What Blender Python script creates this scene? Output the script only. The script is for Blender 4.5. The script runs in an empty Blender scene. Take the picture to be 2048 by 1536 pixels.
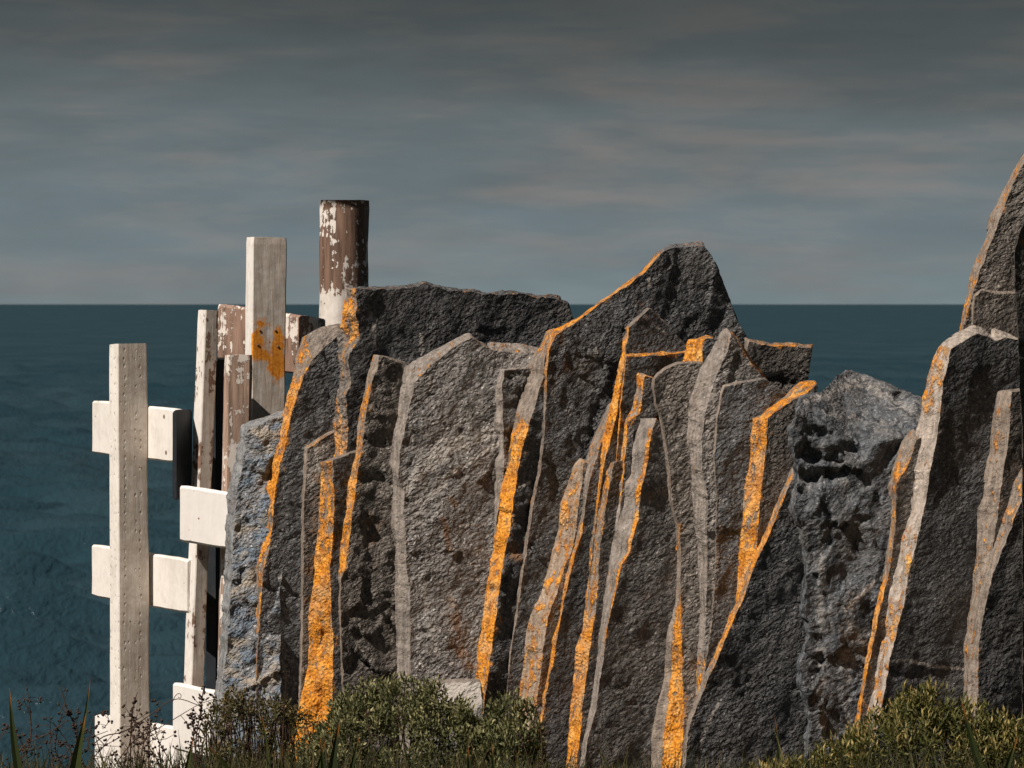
import bpy, math, random
import numpy as np
from mathutils import Vector, noise
from mathutils.geometry import delaunay_2d_cdt

random.seed(7)
SC = bpy.context.scene
COL = SC.collection

# ------------------------------------------------------------------ camera
CZ, FP = 1.30, 9600.0            # eye height, focal length in photo pixels (2048 wide)
cam = bpy.data.cameras.new('camera')
cam.sensor_width = 36.0
cam.lens = 36.0 * FP / 2048.0
cam.shift_y = -160.0 / 2048.0
cam.clip_start, cam.clip_end = 0.1, 400000.0
cam.dof.use_dof = True
cam.dof.focus_distance = 11.9
cam.dof.aperture_fstop = 26.0
camo = bpy.data.objects.new('camera', cam)
camo.location = (0, 0, CZ)
camo.rotation_euler = (math.radians(90), 0, 0)
COL.objects.link(camo)
SC.camera = camo

# ------------------------------------------------------------------ sun + sky
ELEV = math.radians(48)
AZ = math.atan2(-0.825, -0.565)                      # sun stands left and a little behind the camera
S = Vector((math.cos(ELEV) * math.sin(AZ), math.cos(ELEV) * math.cos(AZ), math.sin(ELEV)))
sun = bpy.data.lights.new('sun', 'SUN')
sun.energy = 5.0
sun.angle = math.radians(0.5)
sun.color = (1.0, 0.90, 0.80)
suno = bpy.data.objects.new('sun', sun)
suno.rotation_euler = S.to_track_quat('Z', 'Y').to_euler()
suno.location = (-6, -4, 9)
COL.objects.link(suno)

SC.view_settings.view_transform = 'Standard'
SC.view_settings.look = 'None'
SC.view_settings.gamma = 1.0
SC.view_settings.use_curve_mapping = False
SC.view_settings.exposure = 0.15

world = bpy.data.worlds.new('World')
SC.world = world
world.use_nodes = True


class NT:
    """tiny node-tree helper"""
    def __init__(s, tree):
        s.t = tree
        tree.nodes.clear()

    def n(s, typ, **kw):
        nd = s.t.nodes.new(typ)
        ins = kw.pop('ins', {})
        for k, v in kw.items():
            setattr(nd, k, v)
        for k, v in ins.items():
            s.set(nd, k, v)
        return nd

    def set(s, nd, k, v):
        sock = nd.inputs[k]
        if isinstance(v, bpy.types.NodeSocket):
            s.t.links.new(v, sock)
        elif isinstance(v, bpy.types.Node):
            s.t.links.new(v.outputs[0], sock)
        else:
            if sock.type == 'RGBA' and not hasattr(v, '__len__'):
                v = (v, v, v, 1)
            elif sock.type == 'RGBA' and len(v) == 3:
                v = (*v, 1)
            sock.default_value = v

    def math(s, op, a, b=0.0, c=0.0, clamp=False):
        nd = s.n('ShaderNodeMath', operation=op, use_clamp=clamp)
        for i, v in enumerate((a, b, c)):
            s.set(nd, i, v)
        return nd.outputs[0]

    def noise(s, vec, scale, detail=4, rough=0.55, dist=0.0, out=0):
        nd = s.n('ShaderNodeTexNoise', ins={'Vector': vec, 'Scale': scale, 'Detail': detail, 'Roughness': rough, 'Distortion': dist})
        return nd.outputs[out]

    def voro(s, vec, scale, feature='F1', rnd=1.0):
        nd = s.n('ShaderNodeTexVoronoi', feature=feature, ins={'Vector': vec, 'Scale': scale, 'Randomness': rnd})
        return nd.outputs['Distance']

    def ramp(s, fac, a, b, lo=0.0, hi=1.0, smooth=True):
        nd = s.n('ShaderNodeMapRange', interpolation_type='SMOOTHSTEP' if smooth else 'LINEAR',
                 ins={0: fac, 1: a, 2: b, 3: lo, 4: hi})
        return nd.outputs[0]

    def mix(s, fac, a, b, blend='MIX'):
        nd = s.n('ShaderNodeMix', data_type='RGBA', blend_type=blend)
        s.set(nd, 0, fac)
        s.set(nd, 6, a)
        s.set(nd, 7, b)
        return nd.outputs[2]

    def mapping(s, vec, scale=(1, 1, 1), rot=(0, 0, 0), loc=(0, 0, 0)):
        return s.n('ShaderNodeMapping', ins={'Vector': vec, 'Scale': scale, 'Rotation': rot, 'Location': loc}).outputs[0]

    def attr(s, name):
        return s.n('ShaderNodeAttribute', attribute_name=name).outputs['Fac']


w = NT(world.node_tree)
gen = w.n('ShaderNodeTexCoord').outputs['Generated']
nish = w.n('ShaderNodeTexSky', sky_type='NISHITA', sun_disc=False, sun_elevation=ELEV, sun_rotation=AZ)
sep = w.n('ShaderNodeSeparateXYZ', ins={0: gen})
zz = sep.outputs['Z']
v1 = w.mapping(gen, scale=(1, 1, 6.5))
streak = w.noise(v1, 19.0, 7, 0.6, 0.25)
streak2 = w.noise(w.mapping(gen, scale=(1, 1, 7), loc=(3.1, 1.7, 0.4)), 8.0, 5, 0.55, 0.2)
wig = w.math('MULTIPLY', w.math('SUBTRACT', streak2, 0.5), 0.028)
elev = w.math('ADD', zz, wig)
# a deck of cloud that gets thicker and darker above the horizon and stays that way overhead
def deckramp(cols):
    nd = w.n('ShaderNodeValToRGB', ins={0: w.math('MULTIPLY', elev, 10.0)})
    r = nd.color_ramp
    for i, (p, c) in enumerate(cols):
        e = r.elements[i] if i < 2 else r.elements.new(p)
        e.position = p
        e.color = (*[x / 4 for x in c], 1)
    return nd.outputs[0]
deck = deckramp([(0.0, (1.50, 1.86, 1.92)), (1.0, (0.20, 0.25, 0.27)), (0.20, (1.18, 1.50, 1.62)), (0.42, (0.78, 0.94, 1.00)), (0.58, (0.40, 0.49, 0.52)), (0.75, (0.21, 0.27, 0.29))])
warm = deckramp([(0.0, (1.58, 1.64, 1.62)), (1.0, (0.26, 0.27, 0.27)), (0.20, (1.72, 1.68, 1.62)), (0.42, (1.24, 1.15, 1.09)), (0.58, (0.60, 0.57, 0.54)), (0.75, (0.29, 0.30, 0.30))])
cloud = w.mix(w.ramp(w.math('ADD', w.math('MULTIPLY', streak, 0.7), w.math('MULTIPLY', streak2, 0.3)), 0.44, 0.66), deck, warm)
mott = w.noise(w.mapping(gen, scale=(1, 1, 4.0), loc=(1.3, 0.2, 2.0)), 34.0, 5, 0.55, 0.2)
cloud = w.mix(1.0, cloud, w.ramp(w.math('ADD', w.math('MULTIPLY', mott, 0.6), w.math('MULTIPLY', streak, 0.4)), 0.34, 0.66, 4.0, 4.7), 'MULTIPLY')
cloud = w.mix(1.0, cloud, (0.97, 1.0, 1.05), 'MULTIPLY')
skyc = w.mix(0.95, nish.outputs[0], cloud)
bg = w.n('ShaderNodeBackground', ins={'Color': skyc, 'Strength': 0.1})
w.n('ShaderNodeOutputWorld', ins={0: bg.outputs[0]})


# ------------------------------------------------------------------ helpers
def W(px, py, Y):
    """point of the place seen at photo pixel (px, py) when it stands Y metres away"""
    return Vector(((px - 1024.0) / FP * Y, Y, CZ - (py - 608.0) / FP * Y))


def tag(o, label=None, cat=None, group=None, kind=None):
    if label: o['label'] = label
    if cat: o['category'] = cat
    if group: o['group'] = group
    if kind: o['kind'] = kind
    return o


def empty(name, loc):
    o = bpy.data.objects.new(name, None)
    o.location = loc
    o.empty_display_size = 0.1
    COL.objects.link(o)
    return o


def mesh_obj(name, verts, faces, mat, loc=(0, 0, 0), parent=None, smooth=False, attrs=None):
    """verts in world metres; loc = the object's own origin (world)"""
    L = Vector(loc)
    me = bpy.data.meshes.new(name)
    me.from_pydata([tuple(Vector(v) - L) for v in verts], [], faces)
    me.materials.append(mat)
    if attrs:
        for k, vals in attrs.items():
            a = me.attributes.new(k, 'FLOAT', 'POINT')
            a.data.foreach_set('value', np.asarray(vals, dtype=np.float32))
    if smooth:
        me.polygons.foreach_set('use_smooth', [True] * len(me.polygons))
    me.update()
    o = bpy.data.objects.new(name, me)
    COL.objects.link(o)
    if parent is not None:
        o.parent = parent
        o.location = L - parent.location
    else:
        o.location = L
    return o


def new_mat(name):
    m = bpy.data.materials.new(name)
    m.use_nodes = True
    t = NT(m.node_tree)
    return m, t


def finish(t, color, rough=0.8, spec=0.3, bump=None, bs=1.0, bd=0.01, **kw):
    ins = {'Base Color': color, 'Roughness': rough, 'Specular IOR Level': spec}
    ins.update(kw)
    if bump is not None:
        b = t.n('ShaderNodeBump', ins={'Strength': bs, 'Distance': bd, 'Height': bump})
        ins['Normal'] = b.outputs[0]
    p = t.n('ShaderNodeBsdfPrincipled', ins=ins)
    t.n('ShaderNodeOutputMaterial', ins={0: p.outputs[0]})
    return p


def objvec(t):
    tc = t.n('ShaderNodeTexCoord').outputs['Object']
    r = t.n('ShaderNodeObjectInfo').outputs['Random']
    k = t.math('MULTIPLY', r, 37.0)
    return t.n('ShaderNodeVectorMath', operation='ADD', ins={0: tc, 1: k}).outputs[0]


# ------------------------------------------------------------------ materials
def slate_mat(name, dark=(0.055, 0.060, 0.066), mid=(0.150, 0.153, 0.156), edge=(0.305, 0.255, 0.215),
              rust=0.35, relief=1.0, blue=0.0, mottle=0.0):
    m, t = new_mat(name)
    v = objvec(t)
    big = t.noise(v, 7.0, 5, 0.6)
    fine = t.noise(v, 90.0, 6, 0.62)
    col = t.mix(t.ramp(fine, 0.32, 0.72), dark, mid)
    col = t.mix(t.ramp(big, 0.42, 0.75, 0.0, 0.45), col, (0.13, 0.112, 0.096))
    fleck = t.noise(v, 140.0, 2, 0.55)
    col = t.mix(t.ramp(fleck, 0.60, 0.72, 0, 0.75), col, tuple(min(1, c * 2.4) for c in mid))
    col = t.mix(t.ramp(fleck, 0.40, 0.30, 0, 0.7), col, tuple(c * 0.45 for c in dark))
    tn = t.attr('tone')
    tcol = t.n('ShaderNodeCombineColor', ins={0: t.math('MULTIPLY', tn, 1.02), 1: tn, 2: t.math('MULTIPLY', tn, 0.99)}).outputs[0]
    col = t.mix(1.0, col, tcol, 'MULTIPLY')
    # weathered pale skin
    pale = t.attr('pale')
    pmask = t.ramp(t.math('ADD', pale, t.math('MULTIPLY', t.math('SUBTRACT', fine, 0.5), 1.1)), 0.25, 0.85)
    col = t.mix(pmask, col, (0.40, 0.365, 0.33))
    if blue:
        vs = t.mapping(v, scale=(9, 9, 16), rot=(0.5, 0.2, 0.6))
        bl = t.noise(vs, 1.6, 6, 0.65, 0.7)
        bl2 = t.noise(vs, 0.9, 5, 0.6, 0.7, 1)
        b2 = t.n('ShaderNodeSeparateColor', ins={0: bl2}).outputs[0]
        col = t.mix(t.ramp(bl, 0.46, 0.60, 0, blue), col, (0.15, 0.20, 0.26))
        col = t.mix(t.ramp(b2, 0.50, 0.64, 0, blue), col, (0.36, 0.31, 0.25))
        col = t.mix(t.ramp(fine, 0.62, 0.70, 0, blue), col, (0.55, 0.56, 0.56))
    if mottle:
        mo = t.noise(t.mapping(v, scale=(1.0, 1.0, 0.45)), 26.0, 5, 0.68, 0.6)
        col = t.mix(t.ramp(mo, 0.50, 0.60, 0, mottle), col, (0.022, 0.027, 0.033))
        col = t.mix(t.ramp(mo, 0.36, 0.28, 0, 0.5), col, (0.22, 0.23, 0.24))
    # rust stains
    ru = t.attr('rust')
    rn = t.noise(v, 28.0, 5, 0.65)
    rmask = t.ramp(t.math('ADD', t.math('MULTIPLY', ru, 0.45), rn), 0.66, 0.95, 0.0, 0.8)
    col = t.mix(rmask, col, (0.21, 0.105, 0.045))
    # broken edge: paler, grained along its length
    band = t.attr('band')
    gv = t.mapping(v, scale=(90, 90, 9))
    grain = t.noise(gv, 1.0, 5, 0.6)
    ecol = t.mix(t.ramp(grain, 0.3, 0.72), tuple(c * 0.45 for c in edge), edge)
    ecol = t.mix(t.ramp(fine, 0.62, 0.72), ecol, tuple(min(1, c * 1.6) for c in edge))
    ecol = t.mix(t.ramp(rn, 0.52, 0.72, 0, 0.6), ecol, (0.17, 0.125, 0.09))
    patch = t.noise(v, 13.0, 5, 0.62)
    bmask = t.ramp(t.math('ADD', band, t.math('ADD', t.math('MULTIPLY', t.math('SUBTRACT', fine, 0.5), 1.0), t.math('MULTIPLY', t.math('SUBTRACT', patch, 0.5), 1.1))), 0.28, 0.70)
    col = t.mix(bmask, col, ecol)
    # orange lichen crust
    li = t.attr('lichen')
    ln = t.noise(t.mapping(v, scale=(1, 1, 0.45)), 60.0, 5, 0.62)
    ln2 = t.noise(v, 170.0, 4, 0.6)
    lm = t.math('ADD', t.math('MULTIPLY', li, 0.80), t.math('ADD', t.math('MULTIPLY', t.math('SUBTRACT', ln, 0.5), 2.3), t.math('MULTIPLY', t.math('SUBTRACT', patch, 0.5), 1.1)))
    lm = t.math('SUBTRACT', lm, t.math('MULTIPLY', t.ramp(t.voro(v, 95.0), 0.25, 0.6), 0.10))
    lmask = t.math('MULTIPLY', t.ramp(lm, 0.22, 0.60), t.ramp(li, 0.02, 0.12))
    lcol = t.mix(t.ramp(ln2, 0.35, 0.65), (0.50, 0.16, 0.012), (0.80, 0.335, 0.025))
    lcol = t.mix(t.ramp(t.noise(v, 22.0, 5, 0.65), 0.46, 0.70), lcol, (0.84, 0.47, 0.12))
    lcol = t.mix(t.ramp(t.noise(v, 11.0, 5, 0.65), 0.46, 0.64, 0, 0.85), lcol, (0.56, 0.31, 0.13))
    specks = t.math('MULTIPLY', t.ramp(t.noise(v, 130.0, 3, 0.7), 0.56, 0.64), t.ramp(t.noise(v, 14.0, 3), 0.40, 0.56))
    lcol = t.mix(t.ramp(t.noise(t.mapping(v, scale=(1, 1, 0.5)), 45.0, 5, 0.7), 0.47, 0.64, 0, 0.85), lcol, (0.36, 0.125, 0.02))
    lcol = t.mix(specks, lcol, (0.20, 0.075, 0.02))
    col = t.mix(lmask, col, lcol)
    # relief
    sv = t.mapping(t.mapping(v, rot=(0.0, 0.55, 0.0)), scale=(1.0, 1.0, 1.55))
    h1 = t.noise(sv, 88.0, 2.5, 0.55, 0.4)
    h2 = t.noise(sv, 36.0, 2, 0.5)
    h = t.math('ADD', t.math('MULTIPLY', h1, 1.25), t.math('MULTIPLY', h2, 1.0))
    h = t.math('MULTIPLY', h, t.ramp(t.noise(v, 11.0, 3, 0.6), 0.32, 0.68, 0.55, 1.3))
    rnd = t.n('ShaderNodeObjectInfo').outputs['Random']
    h = t.math('MULTIPLY', h, t.math('ADD', 0.72, t.math('MULTIPLY', rnd, 0.5)))
    h = t.math('MULTIPLY', h, t.math('SUBTRACT', 1.0, t.math('MULTIPLY', band, 0.7)))
    h = t.math('ADD', h, t.math('MULTIPLY', t.math('MULTIPLY', grain, band), 0.50))
    h = t.math('ADD', h, t.math('MULTIPLY', lmask, t.math('ADD', 0.12, t.math('MULTIPLY', t.voro(v, 130.0), 0.22))))
    finish(t, col, 0.72, 0.28, h, relief, 0.0155)
    return m


M_SLATE = slate_mat('slate')
M_BROWN = slate_mat('brown_slate', (0.074, 0.067, 0.060), (0.172, 0.156, 0.140), (0.32, 0.265, 0.22))
M_PALE = slate_mat('pale_slate', (0.082, 0.081, 0.080), (0.190, 0.182, 0.173), (0.33, 0.29, 0.258))
M_STRIA = slate_mat('striated_slate', edge=(0.50, 0.43, 0.37))
M_TAN = slate_mat('tan_edged_slate', (0.082, 0.081, 0.080), (0.190, 0.182, 0.173), (0.43, 0.33, 0.25))
M_BLUE = slate_mat('blue_rough_rock', (0.085, 0.095, 0.108), (0.20, 0.21, 0.22), (0.30, 0.31, 0.32), blue=0.9)
M_BLACK = slate_mat('black_rough_rock', (0.075, 0.086, 0.097), (0.19, 0.203, 0.217), (0.30, 0.315, 0.33), blue=0.12, relief=0.55, mottle=0.85)


def paint_mat(name, wear=0.0, dirt=0.3, white=(0.80, 0.77, 0.73), wood=(0.17, 0.105, 0.075), pits=0.0, lichen=False):
    m, t = new_mat(name)
    v = objvec(t)
    gv = t.mapping(v, scale=(60, 60, 5))
    g = t.noise(gv, 1.0, 5, 0.62, 0.3)
    f = t.noise(v, 55.0, 5, 0.6)
    l = t.noise(v, 9.0, 4, 0.55)
    wcol = t.mix(t.ramp(g, 0.3, 0.7), tuple(c * 0.5 for c in wood), tuple(min(1, c * 1.5) for c in wood))
    pcol = t.mix(t.ramp(t.math('ADD', t.math('MULTIPLY', l, 0.6), t.math('MULTIPLY', f, 0.5)), 0.45, 0.75, 0, dirt), white, (0.34, 0.285, 0.235))
    front_tint = t.math('MULTIPLY', t.ramp(t.math('ADD', t.math('MULTIPLY', f, 0.6), t.math('MULTIPLY', g, 0.5)), 0.30, 0.70, 0.45, 1.0), t.attr('side'))  # front side only: paint mixed unevenly towards brown-grey
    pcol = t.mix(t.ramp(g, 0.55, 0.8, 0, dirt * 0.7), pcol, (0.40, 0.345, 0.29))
    pcol = t.mix(t.math('MULTIPLY', front_tint, 0.85), pcol, (0.46, 0.38, 0.305))
    chip = t.math('ADD', t.math('MULTIPLY', g, 0.50), t.math('ADD', t.math('MULTIPLY', f, 0.45), t.math('MULTIPLY', t.math('SUBTRACT', l, 0.5), 0.55)))
    chip = t.math('ADD', chip, t.math('MULTIPLY', t.attr('bare'), 0.25))
    mask = t.ramp(chip, 0.635 - wear, 0.655 - wear)
    col = t.mix(mask, pcol, wcol)
    spot = t.ramp(t.voro(v, 26.0), 0.09, 0.05)
    spot = t.math('MULTIPLY', spot, t.ramp(l, 0.5, 0.6))
    col = t.mix(spot, col, (0.22, 0.13, 0.08))
    if lichen:
        li = t.attr('lichen')
        lm = t.math('ADD', t.math('MULTIPLY', li, 0.95), t.math('MULTIPLY', t.math('SUBTRACT', t.noise(v, 40.0, 5, 0.65), 0.5), 1.7))
        lmask = t.math('MULTIPLY', t.ramp(lm, 0.30, 0.72), t.ramp(li, 0.02, 0.3))
        lcol = t.mix(t.ramp(t.noise(v, 150.0, 4), 0.35, 0.65), (0.60, 0.19, 0.02), (0.80, 0.32, 0.035))
        col = t.mix(lmask, col, lcol)
    h = t.math('ADD', t.math('MULTIPLY', mask, -0.7), t.math('MULTIPLY', f, 0.18))
    h = t.math('ADD', h, t.math('MULTIPLY', g, 0.45))
    if pits:
        pv = t.mapping(v, scale=(75, 75, 42))
        pd = t.voro(pv, 1.0, rnd=0.35)
        pit = t.ramp(pd, 0.26, 0.12)
        pit = t.math('MULTIPLY', pit, t.ramp(t.noise(v, 30.0, 2), 0.40, 0.55))
        h = t.math('SUBTRACT', h, t.math('MULTIPLY', pit, pits))
        col = t.mix(t.math('MULTIPLY', pit, 0.18), col, (0.30, 0.25, 0.2))
    finish(t, col, 0.65, 0.3, h, 0.7, 0.0045)
    return m


M_CLEAN = paint_mat('clean_white_paint', -0.5, 0.10, (0.82, 0.79, 0.755))
M_WORN = paint_mat('worn_white_paint', -0.16, 0.35, (0.82, 0.78, 0.73), pits=0.9)
M_RAIL = paint_mat('rail_white_paint', -0.17, 0.30, (0.80, 0.765, 0.72))
M_PEEL = paint_mat('peeling_white_paint', 0.075, 0.35, (0.78, 0.75, 0.71))
M_LICH = paint_mat('lichened_white_paint', -0.13, 0.35, (0.80, 0.77, 0.73), lichen=True)
M_BARE = paint_mat('bare_brown_wood', 0.19, 0.5, (0.74, 0.68, 0.62), (0.36, 0.25, 0.19))
M_OLDRAIL = paint_mat('half_stripped_rail', 0.17, 0.5, (0.74, 0.68, 0.62), (0.21, 0.135, 0.10))
M_LOG = paint_mat('flaking_brown_log', 0.09, 0.5, (0.74, 0.69, 0.64), (0.17, 0.105, 0.075))
M_SHADE = paint_mat('shade_dark', -0.5, 0.05, (0.010, 0.015, 0.021), (0.10, 0.09, 0.08))  # near-black colour standing for shade among the timbers
mR, tR = new_mat('rusty_iron')
finish(tR, tR.mix(tR.noise(objvec(tR), 300.0, 3), (0.12, 0.05, 0.03), (0.30, 0.22, 0.18)), 0.7, 0.4)


def leaf_mat(name, c1, c2, c3, tip=None, transl=0.25):
    m, t = new_mat(name)
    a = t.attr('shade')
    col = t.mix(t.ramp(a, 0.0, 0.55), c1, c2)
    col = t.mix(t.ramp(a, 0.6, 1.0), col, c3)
    if tip:
        col = t.mix(t.ramp(t.attr('tip'), 0.87, 0.98), col, tip)
    p = t.n('ShaderNodeBsdfPrincipled', ins={'Base Color': col, 'Roughness': 0.6, 'Specular IOR Level': 0.3})
    tr = t.n('ShaderNodeBsdfTranslucent', ins={'Color': col})
    mx = t.n('ShaderNodeMixShader', ins={0: transl, 1: p.outputs[0], 2: tr.outputs[0]})
    t.n('ShaderNodeOutputMaterial', ins={0: mx.outputs[0]})
    return m


M_SHRUB = leaf_mat('grey_green_leaves', (0.050, 0.062, 0.022), (0.150, 0.155, 0.065), (0.45, 0.42, 0.22))
M_NEEDLE = leaf_mat('yellow_green_leaves', (0.040, 0.052, 0.014), (0.115, 0.118, 0.032), (0.48, 0.38, 0.15))
M_DRYLEAF = leaf_mat('dry_brown_leaves', (0.045, 0.040, 0.018), (0.105, 0.098, 0.038), (0.26, 0.19, 0.085))
M_BLADE = leaf_mat('strap_leaf', (0.025, 0.040, 0.014), (0.055, 0.075, 0.020), (0.12, 0.13, 0.035), (0.42, 0.16, 0.03))
M_GRASS = leaf_mat('short_grass', (0.030, 0.034, 0.012), (0.080, 0.078, 0.026), (0.20, 0.13, 0.055))
mT, tT = new_mat('dark_twig')
finish(tT, tT.mix(tT.noise(objvec(tT), 60.0, 3), (0.028, 0.018, 0.012), (0.105, 0.06, 0.038)), 0.8, 0.2)
mT2, tT2 = new_mat('dead_flower')
finish(tT2, tT2.mix(tT2.noise(objvec(tT2), 120.0, 3), (0.020, 0.014, 0.012), (0.085, 0.055, 0.045)), 0.85, 0.2)

# ------------------------------------------------------------------ sea, ground
mS, tS = new_mat('sea_water')
gp = tS.n('ShaderNodeNewGeometry').outputs['Position']
n1 = tS.noise(tS.mapping(gp, scale=(1.0, 0.5, 1)), 1.1, 4, 0.6, 0.3)
n2 = tS.noise(tS.mapping(gp, scale=(1.0, 0.30, 1)), 0.030, 4, 0.55)
scol = tS.mix(tS.ramp(n2, 0.3, 0.7), (0.016, 0.041, 0.056), (0.025, 0.053, 0.067))
dist = tS.n('ShaderNodeSeparateXYZ', ins={0: gp}).outputs['Y']
# unresolved ripples far out act as roughness
rgh = tS.ramp(dist, 600, 2600, 0.17, 0.55)
finish(tS, scol, rgh, 0.15, n1, 0.8, 0.5, IOR=1.33)
rows = np.concatenate([[14, 60, 150], 225 * (2800 / 225) ** (np.arange(800) / 799), [3600, 6000, 12000, 40000, 140000, 320000]])
uc = np.linspace(-0.15, 0.15, 330)
cols = np.concatenate([[-60, -8, -1.5, -0.4], uc, [0.4, 1.5, 8, 60]])
YY, UU = np.meshgrid(rows, cols, indexing='ij')
XX = np.clip(UU * np.maximum(YY, 300), -160000, 160000)
XX[:, 4:-4] = UU[:, 4:-4] * YY[:, 4:-4]
rs_ = np.random.RandomState(5)
ZZ = np.zeros_like(XX)
for k in range(46):                       # wind waves: many short-crested trains
    lam = 2.4 * 1.055 ** k
    th = rs_.normal(1.75, 0.42)
    kx, ky = math.cos(th) * 2 * math.pi / lam, math.sin(th) * 2 * math.pi / lam
    ph = kx * XX + ky * YY + rs_.uniform(0, 6.28)
    fadew = np.clip((lam * 330 - YY) / (lam * 150), 0, 1)       # what the rows can no longer carry
    ZZ += 0.019 * lam * (np.sin(ph) + 0.25 * np.cos(2 * ph)) * fadew * (0.6 if lam < 5 else 1.0)
ZZ *= np.clip((2800 - YY) / 1500, 0, 1) * (np.abs(UU) <= 0.15) * (YY > 200)
V = np.stack([XX, YY, ZZ - 24.0], -1).reshape(-1, 3)
nr_, nc_ = XX.shape
ii = (np.arange(nr_ - 1)[:, None] * nc_ + np.arange(nc_ - 1)[None, :]).ravel()
Fq = np.stack([ii, ii + 1, ii + 1 + nc_, ii + nc_], 1)
sea_me = bpy.data.meshes.new('sea')
sea_me.vertices.add(len(V)); sea_me.vertices.foreach_set('co', V.astype(np.float32).ravel())
sea_me.loops.add(Fq.size); sea_me.loops.foreach_set('vertex_index', Fq.astype(np.int32).ravel())
sea_me.polygons.add(len(Fq)); sea_me.polygons.foreach_set('loop_start', np.arange(0, Fq.size, 4, dtype=np.int32))
sea_me.update(calc_edges=True)
sea_me.polygons.foreach_set('use_smooth', np.ones(len(Fq), dtype=bool))
sea_me.materials.append(mS)
sea_o = bpy.data.objects.new('sea', sea_me)
COL.objects.link(sea_o)
tag(sea_o, kind='structure')

mG, tG = new_mat('dark_soil')
gv_ = tG.n('ShaderNodeTexCoord').outputs['Object']
finish(tG, tG.mix(tG.noise(gv_, 12.0, 6, 0.6), (0.030, 0.026, 0.016), (0.085, 0.075, 0.035)), 0.9, 0.2, tG.noise(gv_, 40.0, 6), 1.0, 0.03)
gpts, gfc = [], []
gx = np.concatenate([np.linspace(-60, -3, 24), np.linspace(-2.8, 2.8, 57), np.linspace(3, 60, 24)])
gy = np.concatenate([np.linspace(-30, 9.5, 28), np.linspace(9.7, 13.3, 37), np.array([13.6, 14.2, 15.5, 18, 22, 28])])
for y in gy:
    for x in gx:
        z = 0.06 * noise.fractal(Vector((x * 0.35, y * 0.35, 3)), 1.0, 2.0, 4) + 0.012 * noise.noise(Vector((x * 5, y * 5, 1)))
        z += 0.16 * max(0, min(1, (x - 0.5) / 0.5)) * math.exp(-((y - 11.3) / 0.4) ** 2) - 0.03
        if y > 13.2:
            z -= (y - 13.2) ** 1.25 * 1.2
        if y > 21: z = min(z, -26 + noise.noise(Vector((x * .1, y, 0))))
        gpts.append((x, y, z))
nx = len(gx)
for j in range(len(gy) - 1):
    for i in range(nx - 1):
        a = j * nx + i
        gfc.append((a, a + 1, a + 1 + nx, a + nx))
tag(mesh_obj('ground', gpts, gfc, mG, smooth=True), kind='structure')


# ------------------------------------------------------------------ slabs
def resample(pl, n):
    p = np.asarray(pl, float)
    d = np.concatenate([[0], np.cumsum(np.hypot(*np.diff(p, axis=0).T))])
    if d[-1] == 0:
        return np.repeat(p[:1], n, 0)
    s = np.linspace(0, d[-1], n)
    return np.stack([np.interp(s, d, p[:, 0]), np.interp(s, d, p[:, 1])], 1)


def plen(pl):
    p = np.asarray(pl, float)
    return float(np.hypot(*np.diff(p, axis=0).T).sum())


def inside(P, poly):
    x, y = P[:, 0], P[:, 1]
    r = np.zeros(len(P), bool)
    n = len(poly)
    for i in range(n):
        x0, y0 = poly[i]
        x1, y1 = poly[(i + 1) % n]
        if y0 == y1: continue
        c = ((y0 > y) != (y1 > y)) & (x < (x1 - x0) * (y - y0) / (y1 - y0) + x0)
        r ^= c
    return r


def stroke(P, strokes):
    """strokes: ([(x,y)...], half-width, amount) -> soft amount per point"""
    r = np.zeros(len(P))
    for pts, wd, amt in strokes:
        best = np.full(len(P), 1e9)
        if len(pts) == 1: pts = [pts[0], (pts[0][0] + .1, pts[0][1])]
        for a, b in zip(pts[:-1], pts[1:]):
            a, b = np.array(a, float), np.array(b, float)
            ab = b - a
            tt = np.clip(((P - a) @ ab) / max(1e-9, ab @ ab), 0, 1)
            best = np.minimum(best, np.hypot(*(P - a - tt[:, None] * ab).T))
        r = np.maximum(r, amt * np.exp(-(best / wd) ** 2))
    return r


SEED = [0]
PXM = 1.25e-3


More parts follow.
